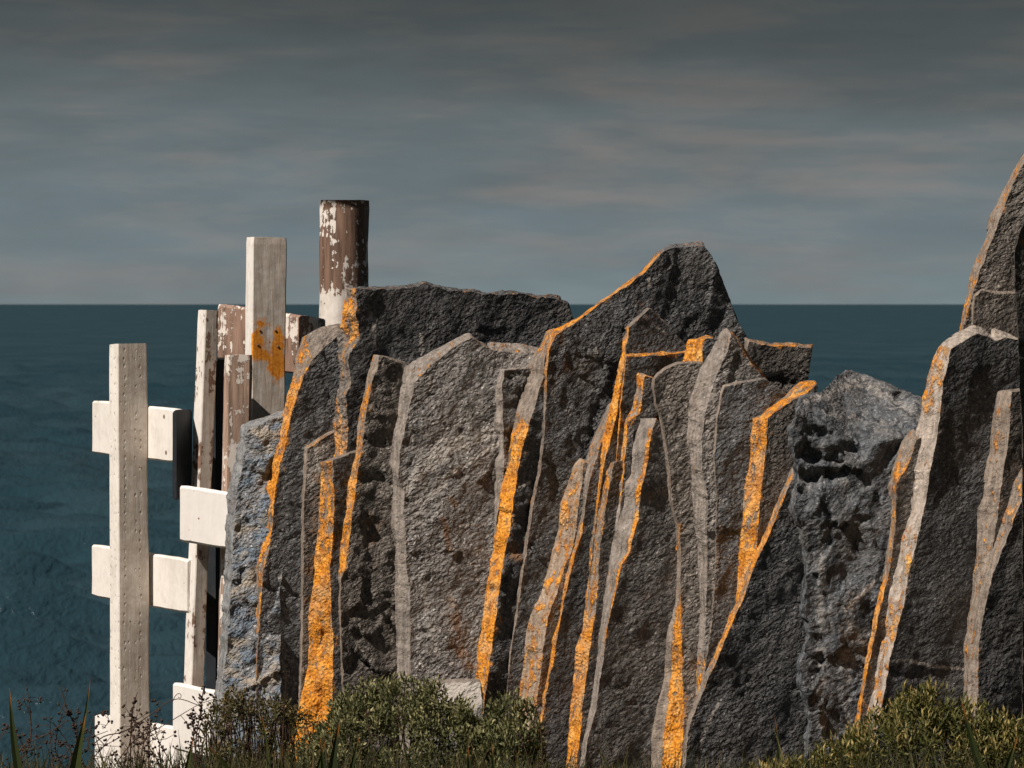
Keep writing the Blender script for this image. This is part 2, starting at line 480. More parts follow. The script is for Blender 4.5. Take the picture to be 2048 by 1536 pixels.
def slab(label, left, ridge, top, right, topo=None, Y0=11.85, tanb=0.50, lean=0.035, t=0.05, tt=None, mat=None,
         lichen=(), pale=(), rust=(), dents=(), dentk=0.22, cracks=(), rough=1.0, jag=1.7, step=4.5, toplichen=0.0, lu=(0.0, 1.0), band=1.0,
         tb=0.05, tone=0.9, facet=0.0, topband=None, keeptop=False, shoulder=None, shslope=2.0, name='slate_stone', cat='stone slab', group='upright slate slabs standing in a row', bandt=None):
    """an upright stone: front face between ridge, top and right; broken left edge between left and ridge;
    broken top between topo and top. All traced outlines; the stone gets its own distance and thickness."""
    SEED[0] += 1
    sd = SEED[0] * 13.7
    cr_ = random.Random(SEED[0])
    cracks = list(cracks)
    fx0, fx1 = min(q[0] for q in left), max(q[0] for q in right)
    fseeds = [(cr_.uniform(fx0, fx1), cr_.uniform(top[0][1] - 40, 1560), cr_.uniform(-0.010, 0.010), cr_.uniform(-0.45, 0.45), cr_.uniform(-0.45, 0.45)) for _ in range(int((fx1 - fx0) * 800 / 2600))] if facet else []
    for _k in range(4):                              # hairline fractures
        fx = cr_.uniform(0.1, 0.9)
        cy = cr_.uniform(top[0][1] + 60, 1480)
        cx_ = float(np.interp(cy, [q[1] for q in ridge], [q[0] for q in ridge])) + fx * 90
        an, pts_ = cr_.uniform(-0.6, 1.0), []
        for _j in range(cr_.randint(4, 8)):
            pts_.append((cx_, cy))
            cx_ += 11 * math.cos(an); cy += 11 * math.sin(an); an += cr_.uniform(-0.7, 0.7)
        cracks.append((pts_, 2.4, cr_.uniform(0.0015, 0.0035)))
    yb = 1650
    def ext(pl):
        pl = [tuple(p) for p in pl]
        if pl[-1][1] < yb:
            dx = (pl[-1][0] - pl[-2][0]) / max(8, pl[-1][1] - pl[-2][1])
            dx = max(-0.35, min(0.35, dx))
            pl.append((pl[-1][0] + dx * (yb - pl[-1][1]), yb))
        return pl
    left, ridge, right = ext(left), ext(ridge), ext(right)
    if topo is None:
        topo = [tuple(left[0])] + [(x + 1, y - 3) for x, y in top[1:]]
    nr = max(8, int(plen(ridge) / step))
    nt = max(4, int(plen(top) / step))
    nq = max(8, int(plen(right) / (step * 1.5)))
    rF, rO = resample(ridge, nr)[::-1], resample(left, nr)[::-1]
    tF, tO = resample(top, nt)[1:], resample(topo, nt)[1:]
    qF = resample(right, nq)[1:]
    if len(tF) > 1:
        g_ = np.gradient(tF, axis=0)
        fall = np.clip((g_[:, 1] / np.maximum(1e-6, np.abs(g_[:, 0])) - 0.25) / 0.5, 0, 1)[:, None]
        if keeptop: fall *= 0
        tO = tO * (1 - fall) + (tF + np.array([0.8, -0.8])) * fall
    qO = qF + np.array([1.5, 0])
    F = np.concatenate([rF, tF, qF])
    O = np.concatenate([rO, tO, qO])
    uR = len(rF)
    # uneven chipped outlines
    for A, ph in ((F, 0.0), (O, 7.3)):
        for i in range(len(A)):
            p = Vector((A[i, 0] * 0.045, A[i, 1] * 0.045, sd + ph))
            q = Vector((A[i, 0] * 0.17, A[i, 1] * 0.17, sd + ph + 3))
            jx = noise.noise(p) * jag * 1.2 + noise.noise(q) * jag * 0.8
            jy = noise.noise(p + Vector((9, 4, 2))) * jag * 1.2 + noise.noise(q + Vector((2, 8, 1))) * jag * 0.8
            if i < uR: jy *= 0.3
            A[i] += (jx, jy)
    xref = float(np.mean(rF[:, 0]))
    rp_ = np.array([p for p in ridge if p[1] < 1600], float)
    slope, icpt = np.polyfit(rp_[:, 1], rp_[:, 0], 1)
    tt = tt or t
    # inner points of the front face
    x0, y0 = F.min(0); x1, y1 = F.max(0)
    gx_, gy_ = np.meshgrid(np.arange(x0, x1, step), np.arange(y0, min(y1, 1600), step))
    G = np.stack([gx_.ravel(), gy_.ravel()], 1)
    rs = np.random.RandomState(SEED[0])
    G += rs.uniform(-0.38, 0.38, G.shape) * step
    G = G[inside(G, F)]
    # drop points too close to the outline
    keep = np.ones(len(G), bool)
    for i in range(len(F)):
        keep &= (np.abs(G[:, 0] - F[i, 0]) + np.abs(G[:, 1] - F[i, 1])) > step * 0.7
    G = G[keep]
    nb = len(F)
    allp = np.concatenate([F, G])
    cv, ce, cf, ov, oe, of = delaunay_2d_cdt([Vector(p) for p in allp], [(i, (i + 1) % nb) for i in range(nb)], [list(range(nb))], 1, 1e-4)
    P = np.array([(v.x, v.y) for v in cv])

    def depth(P, interior=True):
        D = Y0 + (P[:, 0] - (icpt + slope * P[:, 1])) * PXM * tanb + (1150 - P[:, 1]) * PXM * (lean - 0.8 * slope * tanb)
        if cracks: D = D + stroke(P, cracks)
        if facet:
            V0 = 1e9 * np.ones((3, len(P))); H0 = np.zeros((3, len(P)))
            for (sx, sy, so, ax, ay) in fseeds:
                dd = np.hypot(P[:, 0] - sx, (P[:, 1] - sy) * 0.8)
                hv = so + (ax * (P[:, 0] - sx) + ay * (P[:, 1] - sy)) * PXM
                for r_ in range(3):
                    m_ = dd < V0[r_]
                    V0[r_], dd = np.where(m_, dd, V0[r_]), np.where(m_, V0[r_], dd)
                    H0[r_], hv = np.where(m_, hv, H0[r_]), np.where(m_, H0[r_], hv)
            D = D + facet * H0.min(0)
        if shoulder:
            yk = np.interp(P[:, 0], [q[0] for q in shoulder], [q[1] for q in shoulder])
            D = D + np.maximum(0, yk - P[:, 1]) * PXM * shslope
        if dents:
            wx = np.array([noise.noise(Vector((x * .035, y * .035, sd))) * 16 + noise.noise(Vector((x * .1, y * .1, sd))) * 6 for x, y in P])
            wy = np.array([noise.noise(Vector((x * .035, y * .035, sd + 8))) * 16 + noise.noise(Vector((x * .1, y * .1, sd + 8))) * 6 for x, y in P])
        for (dx, dy, rx, ry, dep) in dents:
            D = D + dep * dentk * np.exp(-(((P[:, 0] + wx - dx) / rx) ** 2 + ((P[:, 1] + wy - dy) / ry) ** 2))
        out = np.empty(len(P))
        for i, (x, y) in enumerate(P):
            a = Vector((x * 0.0075, y * 0.0055, sd))
            b = Vector((x * 0.022 + y * 0.006, y * 0.016 - x * 0.008, sd + 5))
            c = Vector((x * 0.085 + y * 0.03, y * 0.085, sd + 9))
            n = noise.fractal(b, 0.9, 2.1, 3)
            out[i] = 0.014 * noise.noise(a) + 0.004 * noise.noise(a * 2.3) + (0.0030 * n + 0.0008 * noise.noise(c)) * rough ** 1.5
        return D + out
    DP = depth(P)
    verts = [W(p[0], p[1], d) for p, d in zip(P, DP)]
    faces = [tuple(f) for f in cf]
    n0 = len(verts)
    topband = band * 0.7 if topband is None else topband
    dR = np.full(n0, 1e9)
    for q in rF[::2]: dR = np.minimum(dR, np.hypot(P[:, 0] - q[0], P[:, 1] - q[1]))
    dT = np.full(n0, 1e9)
    for q in tF[::2]: dT = np.minimum(dT, np.hypot(P[:, 0] - q[0], P[:, 1] - q[1]))
    aband = list(np.maximum(band * 0.75 * np.exp(-dR / 7.0), topband * 0.7 * np.exp(-dT / 6.0)))
    def tlich(x):
        if isinstance(toplichen, (int, float)): return float(toplichen)
        return float(np.interp(x, [q[0] for q in toplichen], [q[1] for q in toplichen]))
    alich = np.zeros(n0)
    if lichen:
        alich = np.interp(P[:, 1], [q[0] for q in lichen], [q[1] for q in lichen]) * 0.7 * np.exp(-dR / 5.0)
    alich = list(np.maximum(alich, np.array([tlich(x) for x in P[:, 0]]) * 0.6 * np.exp(-dT / 4.0)))
    apale = list(stroke(P, pale)) if pale else [0.0] * n0
    arust = list(stroke(P, rust)) if rust else [0.0] * n0
    # lichen creeping a little over the ridge on to the face
    # bands
    DF = depth(F)
    K = int(min(26, max(4, np.max(np.hypot(*(F - O).T)) / 7)))
    ring = []
    ly = np.array([a for a, b in lichen]) if lichen else None
    la = np.array([b for a, b in lichen]) if lichen else None
    for k in range(K + 1):
        u = k / K                     # 0 at front, 1 at back
        idx = []
        for i in range(nb):
            f_, o_ = F[i], O[i]
            p = f_ * (1 - u) + o_ * u
            th = tt if uR <= i < uR + len(tF) else t
            if uR <= i < uR + 6 and tt > t: th = t + (tt - t) * (i - uR) / 6
            q = Vector((p[0] * 0.04, p[1] * 0.02, sd + 20))
            q2 = Vector((p[0] * 0.12, p[1] * 0.05, sd + 30))
            prof = u + 0.10 * math.sin(u * math.pi) * noise.noise(q) * 2
            q3 = Vector((p[0] * 0.05 + p[1] * .02, p[1] * 0.09, sd + 40))
            d = DF[i] + th * prof + (0.005 * noise.noise(q) + 0.004 * noise.noise(q2) + 0.004 * noise.noise(q3) * (rough - 1)) * min(1, u * 3)
            idx.append(len(verts))
            verts.append(W(p[0], p[1], d))
            isr = i < uR
            ist = uR <= i < uR + len(tF)
            aband.append(band if isr else topband if ist else 0.2)
            am = 0.0
            if isr and lichen:
                am = float(np.interp(p[1], ly, la))
                ul = 1 - u
                if not (lu[0] <= ul <= lu[1]): am *= 0.08
            elif ist:
                am = tlich(p[0])
            alich.append(am)
            apale.append(0.0)
            arust.append(0.0)
        ring.append(idx)
    # back ring, deeper and drawn in a little
    idx = []
    cx = float(O[:, 0].mean())
    for i in range(nb):
        p = O[i]
        idx.append(len(verts))
        verts.append(W(p[0] + (6 if p[0] < cx else -6), p[1] + 3, DF[i] + t + tb))
        aband.append(0.3); alich.append(0); apale.append(0); arust.append(0)
    ring.append(idx)
    for r0, r1 in zip(ring[:-1], ring[1:]):
        for i in range(nb - 1):
            faces.append((r0[i], r0[i + 1], r1[i + 1], r1[i]))
    # back cap
    cv2, _, cf2, *_r = delaunay_2d_cdt([Vector(p) for p in O], [(i, (i + 1) % nb) for i in range(nb)], [list(range(nb))], 1, 1e-4)
    if len(cv2) == nb:
        faces += [tuple(ring[-1][j] for j in reversed(f)) for f in cf2]
    base = W(xref, 1640, Y0)
    base.z = 0.0
    o = mesh_obj(name, verts, faces, mat or M_SLATE, base, smooth=True,
                 attrs={'tone': [tone * 1.22] * len(verts), 'band': aband, 'lichen': alich, 'pale': apale, 'rust': arust})
    # triangles of the CDT may come out with either winding: make them all face the camera
    return tag(o, label, cat, group)


# left to right; pixels of the outlines as seen, each stone at its own distance
slab('rough blue-grey marbled stone at left end of the row, beside the white posts',
     [(483, 850), (478, 890), (465, 940), (456, 985), (450, 1090), (447, 1180), (440, 1290), (430, 1400)],
     [(492, 862), (490, 900), (480, 950), (472, 990), (466, 1090), (461, 1180), (454, 1290), (444, 1400)],
     [(492, 862), (525, 848), (562, 832), (590, 828)], [(590, 828), (580, 900), (570, 1000), (560, 1200), (560, 1400)],
     topo=[(483, 850), (520, 835), (560, 822), (590, 815)],
     Y0=12.06, facet=0.35, tone=1.1, tanb=-0.22, lean=0.13, t=0.07, mat=M_BLUE, rough=3.2, jag=3.5, name='rough_stone', cat='rock', group='rough stones among the slabs')
slab('dark slab with curved shoulder and long orange left edge, beside the blue-grey stone',
     [(610, 672), (598, 705), (583, 761), (569, 809), (562, 840), (547, 899), (532, 965), (526, 985), (521, 1040), (512, 1130), (503, 1235), (502, 1340)],
     [(622, 722), (616, 735), (607, 750), (595, 789), (580, 840), (568, 900), (559, 930), (550, 985), (545, 1049), (538, 1100), (526, 1142), (520, 1238), (515, 1310), (514, 1342)],
     [(622, 722), (637, 706), (664, 681), (690, 660)], [(690, 660), (698, 700), (695, 800), (695, 1000), (680, 1200), (660, 1400)],
     topo=[(610, 672), (640, 655), (690, 644)], Y0=12.02, facet=0.12, tone=0.95, tanb=0.42, t=0.05,
     lichen=[(660, .35), (700, .6), (745, .5), (770, .95), (985, .95), (1025, .8), (1040, .15), (1060, .7), (1130, .6), (1150, .55), (1250, .7), (1340, .6), (1400, .3)],
     cracks=[([(545, 1180), (560, 1190), (640, 1192)], 2.6, 0.0045), ([(575, 1080), (600, 1068)], 2.6, 0.0045)])
slab('wide dark flat-topped slab behind, touching the round brown post',
     [(696, 576), (687, 600), (684, 639), (678, 675), (678, 726), (681, 767), (671, 800), (668, 839), (668, 908), (664, 1000)],
     [(711, 578), (714, 630), (719, 678), (706, 696), (698, 712), (698, 743), (701, 774), (692, 793), (695, 839), (695, 905), (692, 1000)],
     [(711, 578), (760, 579), (800, 578), (835, 573), (852, 567), (880, 577), (905, 582), (940, 584), (975, 590), (1010, 587), (1050, 589), (1075, 595), (1118, 597), (1133, 608), (1144, 628), (1148, 660)],
     [(1148, 660), (1155, 740), (1160, 900), (1160, 1300)],
     topo=[(696, 576), (760, 572), (800, 571), (835, 566), (852, 561), (880, 570), (905, 576), (940, 578), (975, 584), (1010, 582), (1050, 583), (1075, 588), (1120, 590), (1136, 604), (1147, 625), (1151, 660)],
     Y0=11.97, tone=0.72, tanb=0.5, lean=0.02, t=0.04, lichen=[(570, .35), (600, .6), (660, .62), (700, .35), (740, .5), (780, .2), (800, .35), (850, .52), (905, .58)], toplichen=0.2, band=0.6, topband=0.15,
     pale=[([(748, 648), (749, 690)], 4, 1.0), ([(841, 668), (842, 710)], 4, 1.0), ([(900, 600), (955, 670)], 5, 0.5)], jag=3.2)
slab('short brown slab with pale shoulder wedged left of the speckled orange edge',
     [(609, 893), (606, 960), (603, 1000), (602, 1100), (601, 1250), (598, 1350)],
     [(615, 899), (611, 960), (608, 1000), (607, 1100), (606, 1250), (603, 1350)],
     [(615, 899), (640, 882), (668, 864), (690, 858)], [(690, 858), (690, 1000), (680, 1200), (660, 1400)],
     topo=[(609, 893), (640, 874), (668, 857), (690, 850)], Y0=11.995, tone=0.85, tanb=0.4, t=0.03, lean=0.10, mat=M_BROWN, toplichen=0.45,
     pale=[([(640, 900), (615, 960)], 26, .62)], rust=[([(640, 960), (620, 1200)], 25, .5)])
slab('dark narrow slab with broad speckled orange edge flaring at its foot',
     [(640, 926), (641, 980), (638, 1025), (635, 1070), (629, 1115), (627, 1172), (620, 1205), (616, 1235), (618, 1280), (615, 1340), (603, 1390)],
     [(666, 921), (667, 980), (668, 1025), (665, 1085), (660, 1145), (662, 1220), (667, 1280), (665, 1330), (666, 1390)],
     [(666, 921), (700, 908), (730, 900)], [(730, 900), (735, 1000), (720, 1200), (700, 1400)],
     topo=[(640, 926), (668, 914), (700, 903), (730, 896)], Y0=11.9, tone=0.72, tanb=0.52, t=0.05,
     lichen=[(920, .5), (960, .62), (1040, .72), (1080, .8), (1150, .98), (1400, 1.0)])
slab('dark fractured slab with narrow rust-orange edge, left of the broad pale slab',
     [(747, 709), (741, 726), (732, 762), (725, 800), (719, 830), (714, 857), (713, 893), (705, 938), (696, 965), (689, 1040), (681, 1094), (677, 1145), (679, 1250), (682, 1350)],
     [(759, 711), (756, 735), (743, 765), (737, 800), (731, 839), (724, 893), (720, 917), (714, 959), (711, 985), (705, 1025), (698, 1079), (690, 1136), (682, 1160), (682, 1250), (686, 1350)],
     [(759, 711), (775, 716), (790, 722), (815, 730)], [(815, 730), (830, 800), (830, 1000), (830, 1400)],
     topo=[(747, 709), (775, 711), (790, 717), (815, 726)], Y0=11.86, facet=0.45, tone=0.85, tanb=0.36, t=0.04, mat=M_BROWN,
     lichen=[(700, .3), (760, .45), (800, .75), (850, .4), (960, .9), (1060, .7), (1140, .8), (1160, 0.1)], rough=1.8,
     dents=[(770, 880, 40, 22, 0.05), (760, 830, 60, 6, -0.02), (750, 960, 60, 8, 0.025), (740, 1060, 60, 14, 0.03), (730, 1240, 40, 60, 0.03)],
     pale=[([(730, 940), (775, 930)], 14, .5)], rust=[([(740, 1000), (760, 1120)], 30, .4)])
slab('broad slab with pale grey sloping shoulder and veined face, left of the tall orange edge',
     [(809, 735), (805, 756), (799, 794), (796, 830), (787, 863), (784, 899), (779, 926), (785, 944), (786, 985), (782, 1052), (791, 1081), (790, 1179), (792, 1270), (794, 1335)],
     [(838, 756), (829, 767), (824, 794), (817, 821), (809, 869), (800, 902), (799, 915), (797, 959), (810, 985), (807, 1023), (812, 1089), (814, 1143), (820, 1179), (821, 1306), (821, 1335)],
     [(838, 756), (847, 750), (856, 735), (880, 717), (907, 694), (946, 676), (985, 702), (1020, 704), (1060, 706), (1090, 706), (1110, 712)],
     [(1110, 712), (1110, 800), (1080, 950), (1050, 1150), (1020, 1400)],
     topo=[(809, 735), (826, 723), (865, 702), (904, 681), (940, 663), (975, 682), (1000, 686), (1040, 686), (1075, 695), (1090, 698), (1110, 702)],
     Y0=11.84, facet=0.16, tone=1.3, tanb=0.24, lean=0.06, t=0.045, mat=M_PALE, toplichen=0.24, lichen=[(720, .25), (760, .0)], rough=1.4,
     pale=[([(830, 960), (900, 900), (990, 860)], 16, .75), ([(800, 1000), (870, 900), (930, 880)], 22, .62), ([(880, 960), (1000, 885)], 7, .8),
           ([(820, 1010), (850, 1000), (890, 970)], 6, .8), ([(930, 1050), (970, 1050), (990, 1010)], 5, .7), ([(850, 940), (830, 1060)], 26, .45), ([(840, 1150), (870, 1300)], 14, .55),
           ([(990, 870), (1045, 815)], 5, .7), ([(905, 700), (930, 780), (935, 860)], 4, .5), ([(950, 690), (1090, 700)], 8, .5)],
     rust=[([(885, 1040), (900, 1100)], 9, 1.0), ([(905, 1200), (915, 1290), (940, 1330)], 20, .8), ([(880, 980), (912, 1010)], 8, .6)],
     dents=[(858, 1157, 14, 6, 0.03), (1010, 1000, 60, 80, 0.02)])
slab('thin grey sliver of slab standing in front of the veined face',
     [(1001, 738), (991, 776), (989, 824), (987, 884), (988, 940), (989, 989), (990, 1045), (985, 1100)],
     [(1009, 740), (1004, 776), (1005, 824), (1008, 875), (1008, 935), (1002, 989), (993, 1045), (988, 1100)],
     [(1009, 740), (1030, 739), (1060, 737), (1085, 737)], [(1085, 737), (1075, 850), (1060, 1000), (1030, 1200), (1010, 1400)],
     topo=[(1001, 738), (1030, 735), (1060, 733), (1085, 733)], Y0=11.88, facet=0.4, tone=0.75, tanb=0.5, t=0.03, mat=M_PALE, rough=1.6,
     dents=[(1040, 752, 40, 5, 0.03), (1030, 820, 40, 12, 0.02), (1040, 900, 40, 20, 0.02)], pale=[([(1005, 870), (1030, 840)], 6, .6)])
slab('leaning slab with tall bright orange edge turning pale grey at its top',
     [(1098, 660), (1089, 681), (1083, 693), (1074, 702), (1056, 729), (1050, 756), (1044, 780), (1035, 818), (1028, 854), (1020, 899), (1011, 944), (1001, 985), (992, 1052), (984, 1107), (974, 1161), (966, 1233), (957, 1288), (950, 1360), (945, 1407)],
     [(1112, 662), (1097, 684), (1094, 702), (1088, 726), (1086, 756), (1076, 788), (1070, 815), (1059, 845), (1053, 867), (1047, 893), (1041, 917), (1030, 981), (1021, 1052), (1010, 1107), (1001, 1161), (992, 1233), (983, 1299), (974, 1364), (966, 1425)],
     [(1112, 662), (1125, 664), (1138, 668)], [(1138, 668), (1110, 800), (1095, 950), (1075, 1100), (1045, 1300), (1030, 1450)],
     topo=[(1098, 660), (1112, 656), (1138, 664)], Y0=11.82, facet=0.5, tone=0.65, tanb=0.5, t=0.05, rough=1.7,
     lichen=[(655, .6), (700, .55), (715, .05), (815, .05), (845, .45), (860, .92), (980, 1.0), (1250, .98), (1420, .8)], toplichen=.4,
     dents=[(1050, 1000, 40, 8, 0.02), (1040, 1100, 40, 10, 0.03), (1030, 1180, 40, 14, 0.02)], pale=[([(1030, 980), (1060, 965)], 4, .8)], rust=[([(1020, 1090), (1040, 1120)], 18, .7)])
slab('tall pointed dark slab with orange rim along its sloping top',
     [(1104, 662), (1093, 700), (1089, 745), (1088, 790), (1084, 870), (1074, 950), (1062, 1000), (1050, 1080), (1040, 1150), (1030, 1230), (1018, 1300), (1010, 1390)],
     [(1112, 670), (1097, 702), (1094, 745), (1093, 790), (1089, 870), (1080, 950), (1068, 1000), (1056, 1080), (1046, 1150), (1035, 1230), (1022, 1300), (1014, 1390)],
     [(1112, 670), (1157, 641), (1204, 606), (1240, 581), (1282, 551), (1307, 526), (1322, 508), (1333, 500), (1343, 496), (1367, 495), (1397, 491), (1407, 492), (1421, 508), (1437, 542), (1455, 591), (1470, 630), (1478, 648), (1496, 680)],
     [(1496, 680), (1510, 740), (1510, 1000), (1480, 1300)],
     topo=[(1104, 662), (1156, 635), (1202, 600), (1238, 576), (1280, 546), (1304, 521), (1320, 500), (1333, 494), (1340, 488), (1367, 487), (1397, 482), (1409, 484), (1423, 502), (1439, 538), (1457, 589), (1472, 628), (1480, 646), (1498, 676)],
     Y0=11.8, facet=0.12, tone=0.92, tanb=0.45, lean=0.015, t=0.04, toplichen=[(1100, .95), (1300, .9), (1322, .2), (1340, .1), (1400, .25), (1420, 0)], topband=.35, lichen=[(660, .9), (780, .8), (800, .1), (1000, .15), (1400, .1)], rough=1.2,
     pale=[([(1298, 558), (1299, 572)], 4, 1.0), ([(1155, 735), (1195, 705), (1190, 685)], 4, .6), ([(1328, 590), (1329, 612)], 3, .6), ([(1120, 750), (1100, 800)], 16, .35)],
     rust=[([(1120, 665), (1135, 740)], 6, .8), ([(1290, 600), (1240, 680)], 30, .35)], cracks=[([(1090, 922), (1110, 940), (1128, 962)], 2.6, 0.006), ([(1110, 650), (1150, 690), (1190, 700)], 2.6, 0.0024), ([(1333, 500), (1340, 515), (1338, 530)], 2.6, 0.006)])
slab('low leaning slab with wide pale and orange edge beside the middle bush',
     [(1160, 916), (1150, 928), (1134, 975), (1123, 1008), (1119, 1057), (1107, 1099), (1095, 1148), (1082, 1186), (1070, 1208), (1053, 1260), (1049, 1314), (1039, 1380)],
     [(1169, 922), (1163, 975), (1155, 1016), (1152, 1057), (1144, 1099), (1130, 1132), (1115, 1182), (1097, 1231), (1088, 1293), (1082, 1347), (1074, 1397)],
     [(1169, 922), (1176, 926), (1184, 932)], [(1184, 932), (1180, 1000), (1160, 1100), (1135, 1200), (1115, 1300), (1100, 1420)],
     topo=[(1160, 916), (1169, 908), (1184, 920)], Y0=11.76, tone=0.85, tanb=0.48, t=0.045, mat=M_TAN,
     lichen=[(910, .42), (960, .5), (1100, .48), (1200, .52), (1270, .35), (1330, .52), (1400, .5)])
slab('slim dark slab with ragged narrow orange edge, right of the low leaning slab',
     [(1222, 806), (1200, 855), (1185, 888), (1178, 910), (1170, 945), (1166, 1000), (1161, 1041), (1144, 1107), (1128, 1165), (1119, 1231), (1105, 1281), (1099, 1335), (1086, 1389), (1080, 1434)],
     [(1228, 808), (1210, 862), (1207, 880), (1196, 905), (1184, 941), (1174, 983), (1168, 1037), (1164, 1065), (1151, 1107), (1141, 1148), (1129, 1198), (1118, 1256), (1110, 1306), (1099, 1356), (1085, 1434)],
     [(1228, 808), (1240, 805), (1262, 805)], [(1262, 805), (1245, 950), (1225, 1100), (1205, 1250), (1190, 1450)],
     Y0=11.735, tone=0.78, tanb=0.48, t=0.03, lichen=[(800, .2), (900, .3), (1000, .15), (1050, .5), (1100, .8), (1300, .85), (1434, .8)])
slab('peaked dark slab with thin flame-shaped orange edge, in front of the pointed slab',
     [(1254, 655), (1246, 676), (1242, 711), (1234, 750), (1227, 783), (1218, 819), (1212, 849), (1207, 873), (1203, 905), (1197, 960), (1193, 1008), (1188, 1060)],
     [(1258, 656), (1252, 697), (1248, 735), (1239, 774), (1236, 813), (1228, 852), (1221, 882), (1211, 912), (1204, 960), (1196, 1008), (1190, 1060)],
     [(1258, 656), (1276, 641), (1300, 616), (1320, 636), (1343, 657), (1367, 688), (1390, 710)], [(1390, 710), (1385, 850), (1360, 1100), (1320, 1400)],
     topo=[(1254, 655), (1275, 634), (1300, 611), (1321, 631), (1344, 652), (1368, 684), (1392, 706)], Y0=11.7, tone=0.7, tanb=0.46, t=0.03,
     lichen=[(650, 1.0), (1008, 1.0), (1040, .3)], toplichen=.25, lean=0.02, pale=[([(1290, 633), (1293, 636)], 5, 1.0), ([(1306, 648), (1332, 668)], 4, .8)])
slab('low ledge of slate with thin orange upper rim between the peaked slab and orange lump',
     [(1250, 708), (1246, 735), (1240, 780), (1236, 840)], [(1254, 712), (1250, 735), (1245, 780), (1240, 840)],
     [(1254, 712), (1290, 713), (1330, 710), (1372, 705)], [(1372, 705), (1385, 800), (1360, 1000), (1320, 1300)],
     topo=[(1250, 707), (1290, 706), (1330, 703), (1372, 698)], Y0=11.69, tone=0.72, tanb=0.5, t=0.03, toplichen=.75, lean=0.02, lichen=[(700, .8), (800, .8)], pale=[([(1300, 745), (1330, 755)], 5, .4)])
slab('slab with long orange and cream edge running down to the bottom of the picture',
     [(1221, 925), (1210, 946), (1202, 1004), (1190, 1053), (1179, 1090), (1179, 1111), (1177, 1157), (1169, 1211), (1165, 1256), (1152, 1298), (1146, 1364), (1138, 1455), (1132, 1536)],
     [(1227, 926), (1217, 983), (1211, 1024), (1200, 1090), (1198, 1148), (1190, 1231), (1181, 1285), (1173, 1347), (1165, 1409), (1163, 1455), (1152, 1534)],
     [(1227, 926), (1240, 922), (1262, 920)], [(1262, 920), (1250, 1050), (1230, 1200), (1210, 1350), (1195, 1500)],
     Y0=11.675, tone=0.65, tanb=0.5, t=0.04, mat=M_BROWN, lichen=[(920, .55), (985, .5), (1060, .42), (1100, .55), (1160, .62), (1215, .55), (1260, .95), (1536, 1.0)])
slab('stubby slab with orange and pale block-shaped top below the orange-rimmed ledge',
     [(1255, 737), (1250, 759), (1248, 819), (1243, 879), (1240, 920), (1236, 991), (1230, 1050)],
     [(1290, 752), (1287, 765), (1284, 804), (1278, 828), (1256, 842), (1252, 888), (1250, 920), (1243, 991), (1236, 1050)],
     [(1290, 752), (1300, 755), (1320, 760)], [(1320, 760), (1322, 826), (1300, 840), (1268, 862), (1262, 920), (1254, 1000), (1245, 1060), (1238, 1200)],
     topo=[(1255, 737), (1265, 734), (1294, 747), (1320, 755)], Y0=11.67, tone=0.9, tanb=0.4, t=0.045, lichen=[(735, .75), (760, .6), (800, .45), (840, .8), (900, .95), (990, .8), (1020, .3)], toplichen=.7, mat=M_PALE)
slab('big dark slab with rounded grey shoulder and thin orange crest line',
     [(1258, 838), (1251, 890), (1243, 940), (1236, 991), (1227, 1066), (1219, 1124), (1208, 1190), (1198, 1273), (1190, 1347), (1179, 1418), (1163, 1496), (1159, 1536)],
     [(1313, 836), (1302, 870), (1297, 915), (1289, 950), (1281, 991), (1277, 1037), (1270, 1061), (1258, 1105), (1244, 1128), (1231, 1186), (1215, 1252), (1208, 1314), (1200, 1360), (1192, 1420), (1175, 1480), (1168, 1540)],
     [(1313, 836), (1318, 845), (1324, 860), (1330, 876)], [(1330, 876), (1340, 950), (1356, 1028), (1368, 1082), (1375, 1150), (1375, 1300), (1360, 1450)],
     topo=[(1258, 838), (1281, 825), (1313, 821), (1332, 870)], Y0=11.63, tone=0.78, tanb=0.47, t=0.05, mat=M_PALE, lichen=[(820, .62), (1110, .95), (1190, .85), (1300, .5), (1350, .0)], lu=(0.80, 1.0), rough=1.2,
     rust=[([(1290, 1060), (1320, 960)], 30, .4), ([(1330, 1150), (1290, 1200)], 25, .3)])
slab('slab with flat dark top and bottom edge swelling into bright orange beside wide grey edge',
     [(1304, 757), (1303, 772), (1309, 810), (1318, 834), (1324, 867), (1333, 939), (1339, 1010), (1351, 1050), (1354, 1100), (1353, 1150), (1351, 1206), (1333, 1269), (1328, 1355), (1316, 1405), (1304, 1459), (1302, 1560)],
     [(1309, 759), (1308, 774), (1314, 810), (1323, 834), (1330, 867), (1339, 939), (1346, 1014), (1359, 1050), (1362, 1100), (1361, 1150), (1362, 1219), (1364, 1314), (1367, 1397), (1366, 1480), (1359, 1560)],
     [(1309, 759), (1316, 752), (1333, 738), (1354, 729), (1379, 726), (1405, 728)], [(1405, 728), (1402, 800), (1398, 900), (1402, 1000), (1412, 1100), (1412, 1250), (1405, 1400), (1395, 1560)],
     topo=[(1304, 757), (1313, 747), (1331, 733), (1352, 724), (1379, 721), (1407, 723)], Y0=11.6, facet=0.15, tone=1.2, tanb=0.28, t=0.045, mat=M_BROWN,
     lichen=[(757, .05), (1030, .1), (1060, .6), (1090, .6), (1120, .2), (1200, .4), (1230, .98), (1560, .95)], lu=(0.40, 1.0), rough=1.3)
